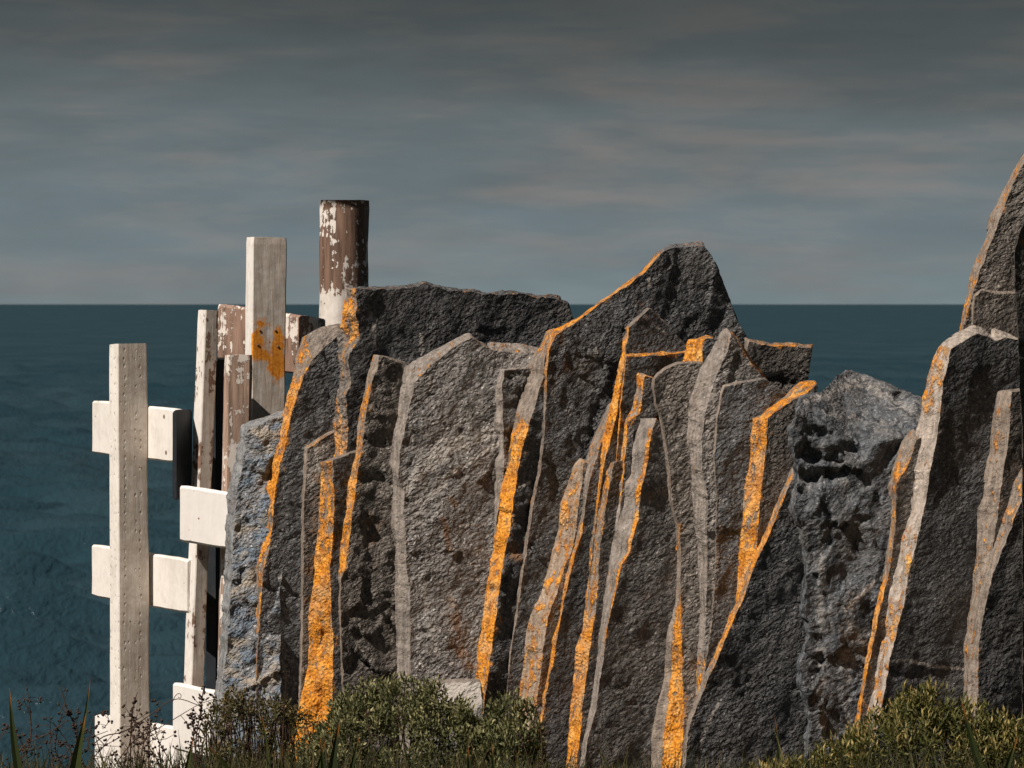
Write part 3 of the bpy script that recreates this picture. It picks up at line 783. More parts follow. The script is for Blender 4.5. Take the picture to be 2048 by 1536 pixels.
slab('small lump of stone covered in orange lichen behind the flat-topped slab',
     [(1376, 679), (1370, 700), (1366, 724), (1364, 760)], [(1408, 679), (1406, 691), (1404, 727), (1402, 760)],
     [(1408, 679), (1414, 676), (1428, 676)], [(1428, 676), (1430, 720), (1430, 780), (1430, 820)],
     topo=[(1376, 679), (1392, 676), (1409, 670), (1428, 672)], Y0=11.66, tanb=0.3, t=0.04, lichen=[(660, .9), (760, .9)], toplichen=.5, name='lichened_stone', cat='rock', jag=2.5)
slab('slab with pointed top, pale grey rounded edge and beaded bright rim on its right slope',
     [(1452, 656), (1442, 670), (1427, 691), (1412, 718), (1400, 739), (1388, 772), (1380, 799), (1376, 834), (1374, 879), (1379, 909), (1383, 954), (1385, 990), (1388, 1052), (1394, 1081), (1397, 1154), (1401, 1215), (1396, 1288), (1394, 1342), (1391, 1390)],
     [(1462, 668), (1456, 700), (1440, 736), (1425, 775), (1410, 830), (1403, 880), (1405, 940), (1416, 1000), (1413, 1050), (1416, 1100), (1414, 1180), (1412, 1250), (1407, 1300), (1411, 1342), (1402, 1390)],
     [(1462, 668), (1474, 683), (1489, 704), (1507, 731), (1527, 758), (1548, 788), (1570, 806)], [(1570, 806), (1560, 900), (1530, 1050), (1490, 1250), (1460, 1400)],
     topo=[(1452, 656), (1463, 662), (1476, 677), (1491, 698), (1509, 725), (1529, 752), (1550, 782), (1574, 804)], Y0=11.56, facet=0.2, tone=1.3, tanb=0.28, t=0.045, mat=M_PALE, toplichen=.62, keeptop=True, rough=1.5,
     lichen=[(650, .1), (1300, .0), (1325, .75), (1390, .7)], pale=[([(1425, 775), (1415, 900), (1428, 1000), (1425, 1100), (1425, 1200)], 16, .55), ([(1440, 745), (1425, 760)], 10, .5)])
slab('dark slab with thin pale outline standing before the pointed grey-edged slab',
     [(1444, 771), (1437, 800), (1432, 830), (1428, 880), (1425, 910), (1430, 960), (1432, 1000), (1430, 1100), (1426, 1200), (1416, 1290), (1408, 1345), (1395, 1400)],
     [(1449, 775), (1442, 800), (1437, 830), (1432, 880), (1428, 910), (1432, 960), (1434, 1000), (1432, 1100), (1428, 1200), (1418, 1290), (1411, 1345), (1398, 1400)],
     [(1449, 775), (1466, 769), (1500, 764), (1530, 759), (1552, 776), (1585, 796)], [(1585, 796), (1580, 900), (1550, 1050), (1500, 1250), (1470, 1400)],
     topo=[(1444, 770), (1465, 764), (1500, 759), (1530, 754), (1555, 771), (1588, 791)], Y0=11.53, tone=0.95, tanb=0.38, t=0.02, band=.8, rough=1.4, pale=[([(1428, 920), (1440, 1000), (1430, 1250)], 12, .35)], dents=[(1450, 1080, 40, 8, .02)])
slab('dark brown slab with square orange corner and sloping orange top',
     [(1505, 836), (1503, 864), (1500, 894), (1496, 933), (1488, 985), (1483, 1052), (1477, 1107), (1474, 1179), (1466, 1240), (1450, 1300)],
     [(1536, 837), (1534, 879), (1530, 924), (1522, 984), (1518, 1040), (1514, 1095), (1500, 1140), (1484, 1190), (1474, 1245), (1456, 1300)],
     [(1536, 837), (1549, 825), (1567, 813), (1591, 797), (1609, 789), (1634, 768)], [(1634, 768), (1630, 900), (1620, 1100), (1600, 1400)],
     topo=[(1505, 834), (1520, 832), (1534, 820), (1561, 799), (1582, 781), (1603, 761), (1630, 762)], Y0=11.49, tone=0.78, tanb=0.44, t=0.05, mat=M_BROWN,
     lichen=[(830, .85), (960, .85), (1000, .7), (1060, .8), (1200, .9), (1300, .8)], toplichen=.72)
slab('short dark slab behind with thin lit rim, in front of the sea',
     [(1490, 675), (1485, 720), (1480, 800)], [(1497, 683), (1490, 720), (1485, 800)],
     [(1497, 683), (1520, 688), (1543, 693), (1579, 692), (1622, 696)], [(1622, 696), (1623, 703), (1615, 757), (1608, 800), (1600, 1000)],
     topo=[(1490, 675), (1520, 682), (1543, 687), (1579, 685), (1625, 690)], Y0=11.75, tone=0.72, tanb=0.48, t=0.05, toplichen=.5, lean=0.02, mat=M_BROWN,
     pale=[([(1530, 752), (1555, 745), (1580, 728), (1610, 708)], 5, .9), ([(1580, 728), (1612, 748)], 4, .7)], dents=[(1565, 765, 26, 14, 0.04)])
slab('big dark slab with slanting thin orange left edge, widening towards the ground',
     [(1588, 930), (1568, 975), (1550, 1013), (1533, 1060), (1512, 1100), (1494, 1142), (1476, 1199), (1460, 1228), (1444, 1271), (1429, 1307), (1411, 1344), (1397, 1383), (1378, 1430), (1370, 1469), (1362, 1540)],
     [(1594, 938), (1576, 978), (1559, 1018), (1542, 1064), (1521, 1106), (1503, 1148), (1484, 1206), (1468, 1236), (1452, 1278), (1437, 1314), (1419, 1352), (1404, 1390), (1384, 1436), (1376, 1472), (1370, 1540)],
     [(1594, 938), (1610, 935), (1630, 932)], [(1630, 932), (1628, 1100), (1630, 1300), (1635, 1500)],
     Y0=11.45, tone=0.72, tanb=0.42, t=0.035, lichen=[(930, .35), (975, .55), (1040, .75), (1230, .85), (1310, .7), (1345, .3), (1390, .05)], rough=1.2, pale=[([(1441, 1400), (1425, 1430), (1410, 1460), (1392, 1530)], 4, .95)])
slab('rough blue-black boulder with overhanging lip and pale sloping top',
     [(1597, 796), (1590, 830), (1574, 859), (1576, 886), (1587, 925), (1588, 970), (1578, 1014), (1598, 1074), (1605, 1110), (1608, 1143), (1597, 1214), (1612, 1270), (1597, 1310), (1591, 1361), (1603, 1398), (1615, 1441), (1609, 1484)],
     [(1602, 798), (1597, 830), (1583, 859), (1585, 886), (1596, 930), (1597, 975), (1588, 1014), (1607, 1074), (1613, 1110), (1616, 1143), (1605, 1214), (1620, 1270), (1606, 1310), (1600, 1361), (1612, 1398), (1623, 1441), (1617, 1484)],
     [(1602, 798), (1644, 787), (1659, 772), (1671, 757), (1695, 743), (1710, 743), (1740, 755), (1776, 769), (1800, 781), (1823, 790), (1870, 808)], [(1870, 808), (1860, 1000), (1850, 1200), (1830, 1400)],
     topo=[(1597, 794), (1644, 784), (1659, 769), (1671, 754), (1695, 740), (1710, 740), (1740, 752), (1776, 766), (1800, 778), (1823, 787), (1870, 805)],
     shoulder=[(1590, 822), (1640, 846), (1690, 880), (1720, 890), (1760, 884), (1830, 870), (1870, 866)], shslope=1.5,
     Y0=11.40, facet=0.4, tone=0.62, tanb=0.2, lean=0.03, t=0.05, tt=0.05, mat=M_BLACK, rough=1.75, dentk=0.5, jag=4.5, band=.2, topband=.25, name='rough_stone', cat='rock', group='rough stones among the slabs',
     dents=[(1650, 868, 40, 13, 0.05), (1625, 905, 24, 20, 0.06), (1668, 915, 22, 14, 0.05), (1620, 950, 32, 13, 0.08), (1665, 948, 22, 10, 0.05), (1700, 895, 20, 12, 0.05), (1800, 800, 18, 15, 0.05), (1725, 1035, 34, 6, 0.012), (1640, 1010, 14, 20, -0.02), (1790, 905, 24, 14, 0.03),
            (1605, 880, 12, 16, -0.03), (1720, 835, 60, 5, 0.010), (1690, 805, 60, 4, 0.010), (1760, 850, 40, 6, 0.012)],
     pale=[([(1640, 1080), (1645, 1460)], 20, .42), ([(1700, 1190), (1690, 1440)], 24, .42), ([(1740, 1200), (1720, 1380)], 20, .42), ([(1690, 1220), (1775, 1140)], 5, .9),
           ([(1610, 800), (1720, 760), (1830, 830)], 22, .5), ([(1650, 825), (1800, 850)], 14, .4)], step=4.0)
slab('slim brown slab with wavy orange edge, leaning on the pale-edged slab',
     [(1826, 858), (1812, 872), (1800, 902), (1790, 939), (1781, 968), (1787, 1002), (1785, 1052), (1777, 1114), (1773, 1143), (1758, 1185), (1744, 1252), (1737, 1293), (1727, 1343), (1719, 1397), (1712, 1430)],
     [(1832, 880), (1826, 905), (1812, 939), (1794, 964), (1792, 1002), (1791, 1052), (1784, 1114), (1779, 1143), (1768, 1185), (1755, 1245), (1745, 1297), (1734, 1343), (1726, 1397), (1720, 1430)],
     [(1832, 880), (1838, 876), (1850, 872)], [(1850, 872), (1845, 1000), (1820, 1150), (1790, 1300), (1770, 1430)], Y0=11.34, tone=0.85, tanb=0.45, t=0.035, mat=M_BROWN,
     lichen=[(850, .25), (900, .3), (940, .6), (970, .6), (1000, .4), (1140, .55), (1180, .85), (1300, .8), (1420, .7)])
slab('tall dark slab with broad striated pale and rust edge at the right',
     [(1880, 691), (1871, 707), (1864, 723), (1857, 749), (1844, 800), (1842, 822), (1829, 877), (1821, 927), (1810, 989), (1800, 1052), (1790, 1093), (1779, 1143), (1767, 1197), (1760, 1260), (1750, 1322), (1742, 1377), (1737, 1400)],
     [(1901, 698), (1897, 723), (1887, 762), (1882, 800), (1881, 831), (1871, 893), (1860, 947), (1850, 1010), (1833, 1085), (1817, 1147), (1808, 1206), (1792, 1268), (1779, 1322), (1769, 1385), (1766, 1400)],
     [(1901, 698), (1932, 680), (1955, 667), (1978, 673), (1991, 681), (2010, 673), (2033, 680), (2070, 684)], [(2070, 684), (2080, 900), (2080, 1200), (2080, 1400)],
     topo=[(1880, 689), (1913, 665), (1942, 650), (1965, 652), (1991, 655), (2010, 664), (2033, 674), (2070, 678)], Y0=11.31, tone=0.62, tanb=0.54, lean=0.03, t=0.055,
     lichen=[(690, .6), (800, .62), (825, .25), (880, .15), (960, .22), (1080, .25), (1150, .3), (1195, .25), (1215, .58), (1290, .52), (1330, .45), (1400, .55)],
     pale=[([(1785, 1322), (1815, 1320), (1860, 1332), (1930, 1338)], 4, .9)], dents=[(1860, 1350, 70, 12, .02)], mat=M_STRIA)
slab('tallest slab at the right, tapering upwards with rusty sunlit edge',
     [(2056, 297), (2046, 313), (2037, 329), (2024, 355), (2011, 378), (1998, 404), (1985, 430), (1975, 463), (1965, 495), (1949, 521), (1942, 544), (1937, 577), (1928, 613), (1918, 660), (1905, 720)],
     [(2066, 300), (2056, 314), (2045, 332), (2030, 359), (2019, 385), (2008, 414), (1997, 447), (1987, 473), (1976, 499), (1967, 525), (1958, 548), (1949, 577), (1939, 613), (1927, 660), (1914, 720)],
     [(2066, 300), (2090, 290), (2130, 300)], [(2130, 300), (2150, 600), (2160, 1000), (2160, 1400)], Y0=11.45, tone=1.1, tanb=0.3, lean=0.06, t=0.05, mat=M_BROWN,
     lichen=[(300, .45), (400, .32), (470, .28), (520, .5), (600, .48), (660, .55)], cracks=[([(1944, 626), (1968, 640), (1991, 657)], 2.6, 0.009)], pale=[([(1975, 560), (1995, 545)], 12, .4)])
slab('low brown slab with thin pale outline at the foot of the tallest slab',
     [(1946, 592), (1944, 613), (1943, 630), (1943, 700)], [(1950, 595), (1948, 613), (1947, 630), (1946, 700)],
     [(1950, 595), (1963, 581), (1991, 586), (2030, 587), (2060, 588)], [(2060, 588), (2070, 700), (2070, 900), (2070, 1100)],
     topo=[(1946, 591), (1962, 577), (1991, 582), (2030, 583), (2060, 584)], Y0=11.42, tone=0.95, tanb=0.4, lean=0.08, t=0.02, mat=M_BROWN, band=1.0)
slab('dark slab with square-topped grey edge near the right border',
     [(2000, 781), (1994, 810), (1987, 864), (1983, 906), (1973, 939), (1967, 993), (1956, 1018), (1954, 1052), (1953, 1114), (1946, 1156), (1942, 1197), (1933, 1260), (1927, 1302), (1929, 1343), (1927, 1377)],
     [(2023, 784), (2021, 822), (2017, 885), (2010, 918), (2004, 960), (1998, 1010), (1990, 1064), (1982, 1114), (1972, 1160), (1962, 1200), (1950, 1260), (1942, 1302), (1940, 1343), (1938, 1377)],
     [(2023, 784), (2035, 783), (2055, 782)], [(2055, 782), (2050, 900), (2030, 1050), (2000, 1200), (1980, 1400)], topo=[(2000, 780), (2024, 778), (2055, 777)], Y0=11.31, tone=0.6, tanb=0.5, t=0.045, mat=M_BROWN, lichen=[(780, .15), (1100, .15), (1160, .3), (1380, .15)])
slab('front slab at the right with slanting grey edge meeting its square-topped neighbour',
     [(2052, 925), (2046, 935), (2033, 960), (2021, 993), (2004, 1043), (1990, 1085), (1976, 1122), (1966, 1160), (1954, 1220), (1943, 1280), (1936, 1330), (1932, 1380)],
     [(2066, 940), (2060, 965), (2048, 993), (2033, 1027), (2021, 1060), (2008, 1093), (1996, 1122), (1985, 1156), (1975, 1193), (1967, 1231), (1961, 1268), (1957, 1310), (1957, 1343), (1957, 1400)],
     [(2066, 940), (2080, 930), (2110, 925)], [(2110, 925), (2120, 1100), (2120, 1300), (2120, 1450)], Y0=11.26, tone=0.62, tanb=0.54, t=0.04, lichen=[(920, .3), (1100, .35), (1160, .15), (1380, .2)])
slab('nearly black slab cut off by the right border of the picture',
     [(2048, 440), (2038, 463), (2028, 505), (2028, 560), (2031, 593), (2034, 642), (2036, 675), (2039, 772), (2044, 850), (2044, 1000), (2044, 1300)],
     [(2049, 441), (2039, 464), (2029, 506), (2029, 561), (2032, 594), (2035, 643), (2037, 676), (2040, 773), (2045, 850), (2045, 1000), (2045, 1300)],
     [(2049, 441), (2080, 420), (2130, 415)], [(2130, 415), (2140, 800), (2140, 1100), (2140, 1400)], Y0=11.2, tone=0.5, tanb=0.72, lean=-0.02, t=0.05, mat=M_BROWN, band=0.1, rust=[([(2046, 485)], 8, 1.0)], rough=1.2)
slab('pale flat-topped stone lying at the foot of the veined slab behind the bush',
     [(868, 1360), (862, 1385), (860, 1420)], [(874, 1366), (870, 1390), (868, 1420)],
     [(874, 1366), (910, 1365), (960, 1364)], [(960, 1364), (965, 1400), (965, 1450), (960, 1600)], topo=[(868, 1360), (910, 1358), (960, 1357)], Y0=11.8, tanb=-0.4, lean=0.6, t=0.08, mat=M_PALE, name='pale_stone', cat='rock', group='rough stones among the slabs',
     pale=[([(870, 1380), (960, 1380)], 40, 1.0)])


def prism(name, A, B, mat, parent, n=24, ch=0.005, wob=0.0012, lich=None, closed_round=False, warp=0.0, bare=None, grimy=False):
    """a squared timber between end polygon A and end polygon B (lists of world points, same order), edges chamfered"""
    def cham(R):
        if closed_round: return [Vector(p) for p in R]
        out = []
        m = len(R)
        for i in range(m):                       # side i runs from corner i to corner i+1
            p, r = Vector(R[i]), Vector(R[(i + 1) % m])
            d = r - p
            c = min(ch, d.length * 0.3)
            for j in range(NS + 1):
                out.append(p + d.normalized() * (c + (d.length - 2 * c) * j / NS))
        return out
    NS = 7 if lich or bare else 3
    CA, CB = cham(A), cham(B)
    m = len(CA)
    verts, faces, li, ba, sid = [], [], [], [], []
    sd = random.random() * 50
    cA = sum((Vector(p) for p in CA), Vector()) / m
    cB = sum((Vector(p) for p in CB), Vector()) / m
    for k in range(n + 1):
        u = k / n
        c = cA.lerp(cB, u)
        for i in range(m):
            p = CA[i].lerp(CB[i], u)
            q = Vector((p.x * 14, p.y * 14, p.z * 5 + sd))
            d = (p - c)
            p = p + d.normalized() * (wob * noise.noise(q * 3) + wob * noise.noise(q) + warp * noise.noise(Vector((i * 1.7, u * 6, sd))))
            if k in (0, n):
                p = c + (p - c) * 0.975
                p = p + (cA - cB).normalized() * (0.0016 if k == 0 else -0.0016) * (1 + noise.noise(q * 4))
            verts.append(p)
            li.append(lich(p) if lich else 0.0)
            ba.append(bare(p) if bare else 0.0)
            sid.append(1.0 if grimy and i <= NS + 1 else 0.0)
    for k in range(n):
        for i in range(m):
            a, b = k * m + i, k * m + (i + 1) % m
            faces.append((a, b, b + m, a + m))
    faces.append(tuple(range(m)))
    faces.append(tuple(reversed(range(n * m, n * m + m))))
    loc = cB if cB.z < cA.z else cA
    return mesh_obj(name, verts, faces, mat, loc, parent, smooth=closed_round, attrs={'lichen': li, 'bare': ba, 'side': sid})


def upright(name, parent, mat, top, bot, ytop, ybot, Y, a=20, dtop=(0, 0, 0), depth=None, **kw):
    """square post: top/bot = pixel x of (left corner, front corner, right corner)"""
    ta = math.tan(math.radians(a))
    def ring(xs, y, dy=(0, 0, 0)):
        l, f, r = xs
        k = Y / FP
        R = W(f, y + dy[1], Y)
        pr = W(f, y + dy[2], Y) + Vector(((r - f) * k, (r - f) * k * ta, 0))
        dl = (f - l) * k
        back = depth if depth else dl / ta
        pl = W(f, y + dy[0], Y) + Vector((-dl, back, 0))
        return [R, pr, pr + (pl - R), pl]
    return prism(name, ring(top, ytop, dtop), ring(bot, ybot), mat, parent, **kw)


def rail(name, parent, mat, L, R, th, **kw):
    """board: L / R = (x, ytop, ybottom, Y) of its visible face's ends; th = thickness away from the eye"""
    p0, p1 = W(L[0], L[1], L[3]), W(L[0], L[2], L[3])
    q0, q1 = W(R[0], R[1], R[3]), W(R[0], R[2], R[3])
    d = (q0 - p0)
    nrm = Vector((-d.y, d.x, 0)).normalized() * th
    if nrm.y < 0: nrm = -nrm
    return prism(name, [p0, p1, p1 + nrm, p0 + nrm], [q0, q1, q1 + nrm, q0 + nrm], mat, parent, **kw)


# white fence at the left: post with three rails behind it
fa = tag(empty('wooden_fence', W(255, 1660, 12.5)), 'white painted fence post with three short rails standing before the sea', 'fence', 'white wooden fences beside the slabs')
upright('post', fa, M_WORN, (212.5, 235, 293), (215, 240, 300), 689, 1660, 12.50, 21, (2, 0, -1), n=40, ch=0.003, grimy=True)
rail('rail', fa, M_RAIL, (185, 800, 907, 12.93), (352, 818, 926, 12.34), 0.022, n=14)
rail('rail', fa, M_RAIL, (184, 1088, 1193, 12.93), (374, 1119, 1227, 12.33), 0.022, n=14)
rail('rail', fa, M_CLEAN, (190, 1428, 1545, 12.92), (352, 1455, 1575, 12.36), 0.022, n=14)

# second post with two bright boards nailed on and shade behind painted as two dark strips
fb = tag(empty('wooden_fence', W(385, 1660, 12.2)), 'leaning chipped white post with two bright white boards nailed across its front', 'fence', 'white wooden fences beside the slabs')
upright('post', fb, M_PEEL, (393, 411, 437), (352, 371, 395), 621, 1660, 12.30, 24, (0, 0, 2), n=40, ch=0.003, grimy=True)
rail('board', fb, M_CLEAN, (361, 970, 1084, 12.26), (468, 987, 1100, 12.19), 0.022, n=12, ch=0.006, warp=0.001)
rail('board', fb, M_CLEAN, (347, 1364, 1500, 12.26), (448, 1387, 1524, 12.19), 0.022, n=12, ch=0.006, warp=0.001)
pl = rail('shade_strip', fb, M_SHADE, (354, 820, 1000, 12.28), (384, 818, 990, 12.36), 0.012, n=10)  # timber face in shadow, its shade put into the dark colour
pl2 = rail('shade_strip', fb, M_SHADE, (432, 715, 1640, 12.46), (462, 715, 1640, 12.52), 0.03, n=10)  # added strip: shade of the gap between the posts as dark colour
pl['label'] = 'plank face with its shadow put into dark blue colour'

# third post: stripped brown timber in front of the tall post
fc = upright('worn_post', None, M_BARE, (445, 453, 505), (424, 432, 488), 711, 1660, 12.28, 9, (1, 0, 0), n=36, ch=0.008)
tag(fc, 'short stripped brown post with white paint left on its side, beside blue-grey stone', 'post', 'old wooden posts beside the slabs')


def lich4(p):
    py = 608 + (CZ - p.z) / p.y * FP
    px = 1024 + p.x / p.y * FP
    a = 0.0
    for cx_, cy_, rx_, ry_, am in ((513, 690, 17, 38, 1.3), (522, 642, 20, 9, .9), (556, 690, 13, 40, 1.2), (552, 732, 19, 32, 1.4), (535, 714, 36, 13, 1.0)):
        a = max(a, am * math.exp(-((px - cx_) / rx_) ** 2 - ((py - cy_) / ry_) ** 2))
    return a * (0.15 if px < 502 else 1)


fd = tag(empty('wooden_fence', W(530, 1660, 12.55)), 'tall square white post stained with orange lichen, carrying a weathered brown rail', 'fence', 'white wooden fences beside the slabs')
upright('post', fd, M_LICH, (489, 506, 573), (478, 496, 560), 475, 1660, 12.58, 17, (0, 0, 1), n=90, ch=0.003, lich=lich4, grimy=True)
rail('rail', fd, M_OLDRAIL, (436, 608, 722, 12.90), (634, 636, 756, 12.71), 0.035, n=16, ch=0.006, warp=0.003)
def nail(parent, c, nn, r):
    tx = Vector((-nn.y, nn.x, 0))
    vs, fs = [], []
    for rr, off in ((1.0, 0.0), (0.88, 0.2), (0.4, 0.33)):
        for k in range(10):
            an = k / 10 * 2 * math.pi
            vs.append(c + tx * math.cos(an) * rr * r + Vector((0, 0, math.sin(an) * rr * r)) + nn * off * r)
    for r_ in range(2):
        for k in range(10):
            a, b = r_ * 10 + k, r_ * 10 + (k + 1) % 10
            fs.append((a, b, b + 10, a + 10))
    fs.append(tuple(range(20, 30)))
    mesh_obj('nail', vs, fs, mR, c, parent)


n17 = Vector((math.sin(math.radians(17)), -math.cos(math.radians(17)), 0))
for (nx_, ny_) in ((520, 661), (551, 661), (516, 690), (556, 693)):
    nail(fd, W(nx_, ny_, 12.58 + (nx_ - 504) * 12.58 / FP * math.tan(math.radians(17)) - 0.001), n17, 0.0034)
for (nx_, ny_) in ((329, 833), (333, 905)):
    yy = 12.93 + (12.34 - 12.93) * (nx_ - 185) / (352 - 185)
    d_ = W(352, 818, 12.34) - W(185, 800, 12.93)
    n_ = Vector((d_.y, -d_.x, 0)).normalized()
    if n_.y > 0: n_ = -n_
    nail(fa, W(nx_, ny_, yy) + n_ * 0.001, n_, 0.006)

# round post
def disc(px0, px1, py, Y, n=28):
    a, b = W(px0, py, Y), W(px1, py, Y)
    c = (a + b) / 2
    r = (b - a).length / 2
    return [c + Vector((math.cos(k / n * 2 * math.pi) * r, -math.sin(k / n * 2 * math.pi) * r, 0)) for k in range(n)][::-1]


rp = prism('round_post', disc(640, 739, 402, 13.0), disc(632, 731, 1600, 13.0), M_LOG, None, n=70, closed_round=True, wob=0.0035, warp=0.003, bare=lambda p: max(-0.8, min(0.50, (p.z - 1.33) * 9)) + (0.12 if p.x > -0.45 else 0.0))
tag(rp, 'thick round brown post with flaking white paint rising behind the slabs', 'post', 'old wooden posts beside the slabs')


def rv(a=1.0):
    return Vector((random.gauss(0, a), random.gauss(0, a), random.gauss(0, a)))


class Leaves:
    def __init__(s):
        s.v, s.f, s.sh, s.tp = [], [], [], []

    def leaf(s, p, d, ln, wd, shade, fold=0.25):
        """a folded pointed leaf of four triangles"""
        d = d.normalized()
        side = d.cross(rv()).normalized()
        up = side.cross(d)
        i = len(s.v)
        m = p + d * ln * 0.45
        s.v += [p, m + side * wd * 0.5 + up * wd * fold, p + d * ln - up * ln * 0.12, m - side * wd * 0.5 + up * wd * fold, m]
        s.f += [(i, i + 1, i + 4), (i + 1, i + 2, i + 4), (i + 2, i + 3, i + 4), (i + 3, i, i + 4)]
        s.sh += [shade] * 5
        s.tp += [0, .5, 1, .5, .5]

    def strap(s, p, d, ln, wd, bend, shade, n=9, fold=0.18, twist=0.0):
        """a long tapering blade"""
        d = d.normalized()
        side = d.cross(Vector((0, 1, 0.2))).normalized()
        pos = Vector(p)
        i0 = len(s.v)
        for k in range(n + 1):
            u = k / n
            wk = wd * (0.75 + 0.5 * u if u < 0.4 else 0.95 * (1 - ((u - 0.4) / 0.6) ** 1.7)) + 0.0004
            sd = side.copy()
            sd.rotate(__import__('mathutils').Quaternion(d, twist * u))
            up = sd.cross(d).normalized()
            s.v += [pos - sd * wk * 0.5, pos + up * wk * fold, pos + sd * wk * 0.5]
            s.sh += [shade] * 3
            s.tp += [u] * 3
            pos = pos + d * ln / n
            d = (d + bend / n).normalized()
        for k in range(n):
            a = i0 + k * 3
            s.f += [(a, a + 1, a + 4, a + 3), (a + 1, a + 2, a + 5, a + 4)]

    def build(s, name, mat, loc, parent=None):
        return mesh_obj(name, s.v, s.f, mat, loc, parent, smooth=False, attrs={'shade': s.sh, 'tip': s.tp})


class Tubes:
    def __init__(s):
        s.v, s.f = [], []

    def tube(s, pts, r0, r1, m=5):
        pts = [Vector(p) for p in pts]
        i0 = len(s.v)
        n = len(pts)
        for k, p in enumerate(pts):
            d = (pts[min(k + 1, n - 1)] - pts[max(k - 1, 0)]).normalized()
            a = d.cross(Vector((0.3, 1, 0.15))).normalized()
            b = d.cross(a)
            r = r0 + (r1 - r0) * k / (n - 1)
            for j in range(m):
                an = j / m * 2 * math.pi
                s.v.append(p + a * math.cos(an) * r + b * math.sin(an) * r)
        for k in range(n - 1):
            for j in range(m):
                a, b = i0 + k * m + j, i0 + k * m + (j + 1) % m
                s.f.append((a, b, b + m, a + m))

    def bud(s, p, d, ln, r):
        d = d.normalized()
        a = d.cross(Vector((0.3, 1, 0.15))).normalized()
        b = d.cross(a)
        i = len(s.v)
        s.v.append(p)
        for u, rr in ((0.3, 1.0), (0.7, 0.8)):
            for j in range(5):
                an = j / 5 * 2 * math.pi + u
                s.v.append(p + d * ln * u + (a * math.cos(an) + b * math.sin(an)) * r * rr)
        s.v.append(p + d * ln)
        for j in range(5):
            j2 = (j + 1) % 5
            s.f += [(i, i + 1 + j, i + 1 + j2), (i + 1 + j, i + 6 + j, i + 6 + j2, i + 1 + j2), (i + 6 + j, i + 11, i + 6 + j2)]

    def build(s, name, mat, loc, parent=None):
        return mesh_obj(name, s.v, s.f, mat, loc, parent, smooth=True)


def shrub(label, outline, Y, depth, n, mat, ln, wd, group, upness=0.6, nstem=40, name='low_shrub'):
    """outline: top silhouette as photo pixels; the bush fills the volume below it, rounded in depth"""
    xs_ = [p[0] for p in outline]
    ys_ = [p[1] for p in outline]
    x0, x1 = xs_[0], xs_[-1]
    base = W((x0 + x1) / 2, 1680, Y)
    base.z = 0
    root = tag(empty(name, base), label, 'shrub', group)
    L, T = Leaves(), Tubes()
    k = Y / FP
    def surf(px, dy):
        top = np.interp(px, xs_, ys_)
        h = CZ - (top - 608) * k
        sh = math.sqrt(max(0.0, 1 - (dy / depth) ** 2))
        bump = 0.025 * noise.noise(Vector((px * 0.03, dy * 22, 3))) + 0.012 * noise.noise(Vector((px * 0.09, dy * 60, 9)))
        return max(0.02, h * (0.35 + 0.65 * sh) + bump * (0.3 + sh * 0.4) - 0.012)
    for i in range(n // 7):                      # leafy shoots
        px = random.uniform(x0, x1)
        dy = random.uniform(-1, 1) * depth
        if random.random() < 0.75: dy = -abs(dy)
        h = surf(px, dy)
        z = max(0.01, h - random.random() ** 2 * 0.07)
        if random.random() < 0.45:
            z = random.uniform(0.2, 1.0) * h
            if dy < 0: dy = -depth * math.sqrt(max(0, 1 - (z / (h + 1e-6)) ** 2)) * random.uniform(0.75, 1.0)
        p = Vector(((px - 1024) * k, Y + dy, z))
        cl = noise.noise(Vector((p.x * 17, p.y * 17, p.z * 17)))
        if cl < -0.18 and random.random() < 0.85: continue
        d = Vector((random.gauss(-0.05, 0.38), random.gauss(-0.28, 0.35), random.gauss(upness + .3, 0.3))).normalized()
        sl = ln * random.uniform(1.2, 2.6) * (1.5 if random.random() < 0.08 else 1)
        p = p - d * sl * 0.6
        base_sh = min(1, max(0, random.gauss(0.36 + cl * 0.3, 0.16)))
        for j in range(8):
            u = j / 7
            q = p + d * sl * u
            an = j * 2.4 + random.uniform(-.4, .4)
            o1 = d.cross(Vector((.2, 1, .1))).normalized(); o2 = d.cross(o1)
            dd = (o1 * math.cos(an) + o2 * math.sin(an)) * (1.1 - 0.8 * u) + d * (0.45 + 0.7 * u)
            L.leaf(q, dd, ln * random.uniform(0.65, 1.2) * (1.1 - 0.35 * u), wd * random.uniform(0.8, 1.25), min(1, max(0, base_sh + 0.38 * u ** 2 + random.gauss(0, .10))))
    for i in range(nstem):
        px = random.uniform(x0, x1)
        dy = random.uniform(-1, 0.6) * depth
        h = surf(px, dy)
        b = Vector(((px - 1024) * k + random.gauss(0, .03), Y + dy * 0.5, 0.0))
        e = Vector(((px - 1024) * k, Y + dy, h - 0.01))
        T.tube([b, b.lerp(e, .35) + rv(.01), b.lerp(e, .7) + rv(.012), e], 0.003, 0.001, 4)
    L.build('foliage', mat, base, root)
    T.build('stems', mT, base, root)
    return root


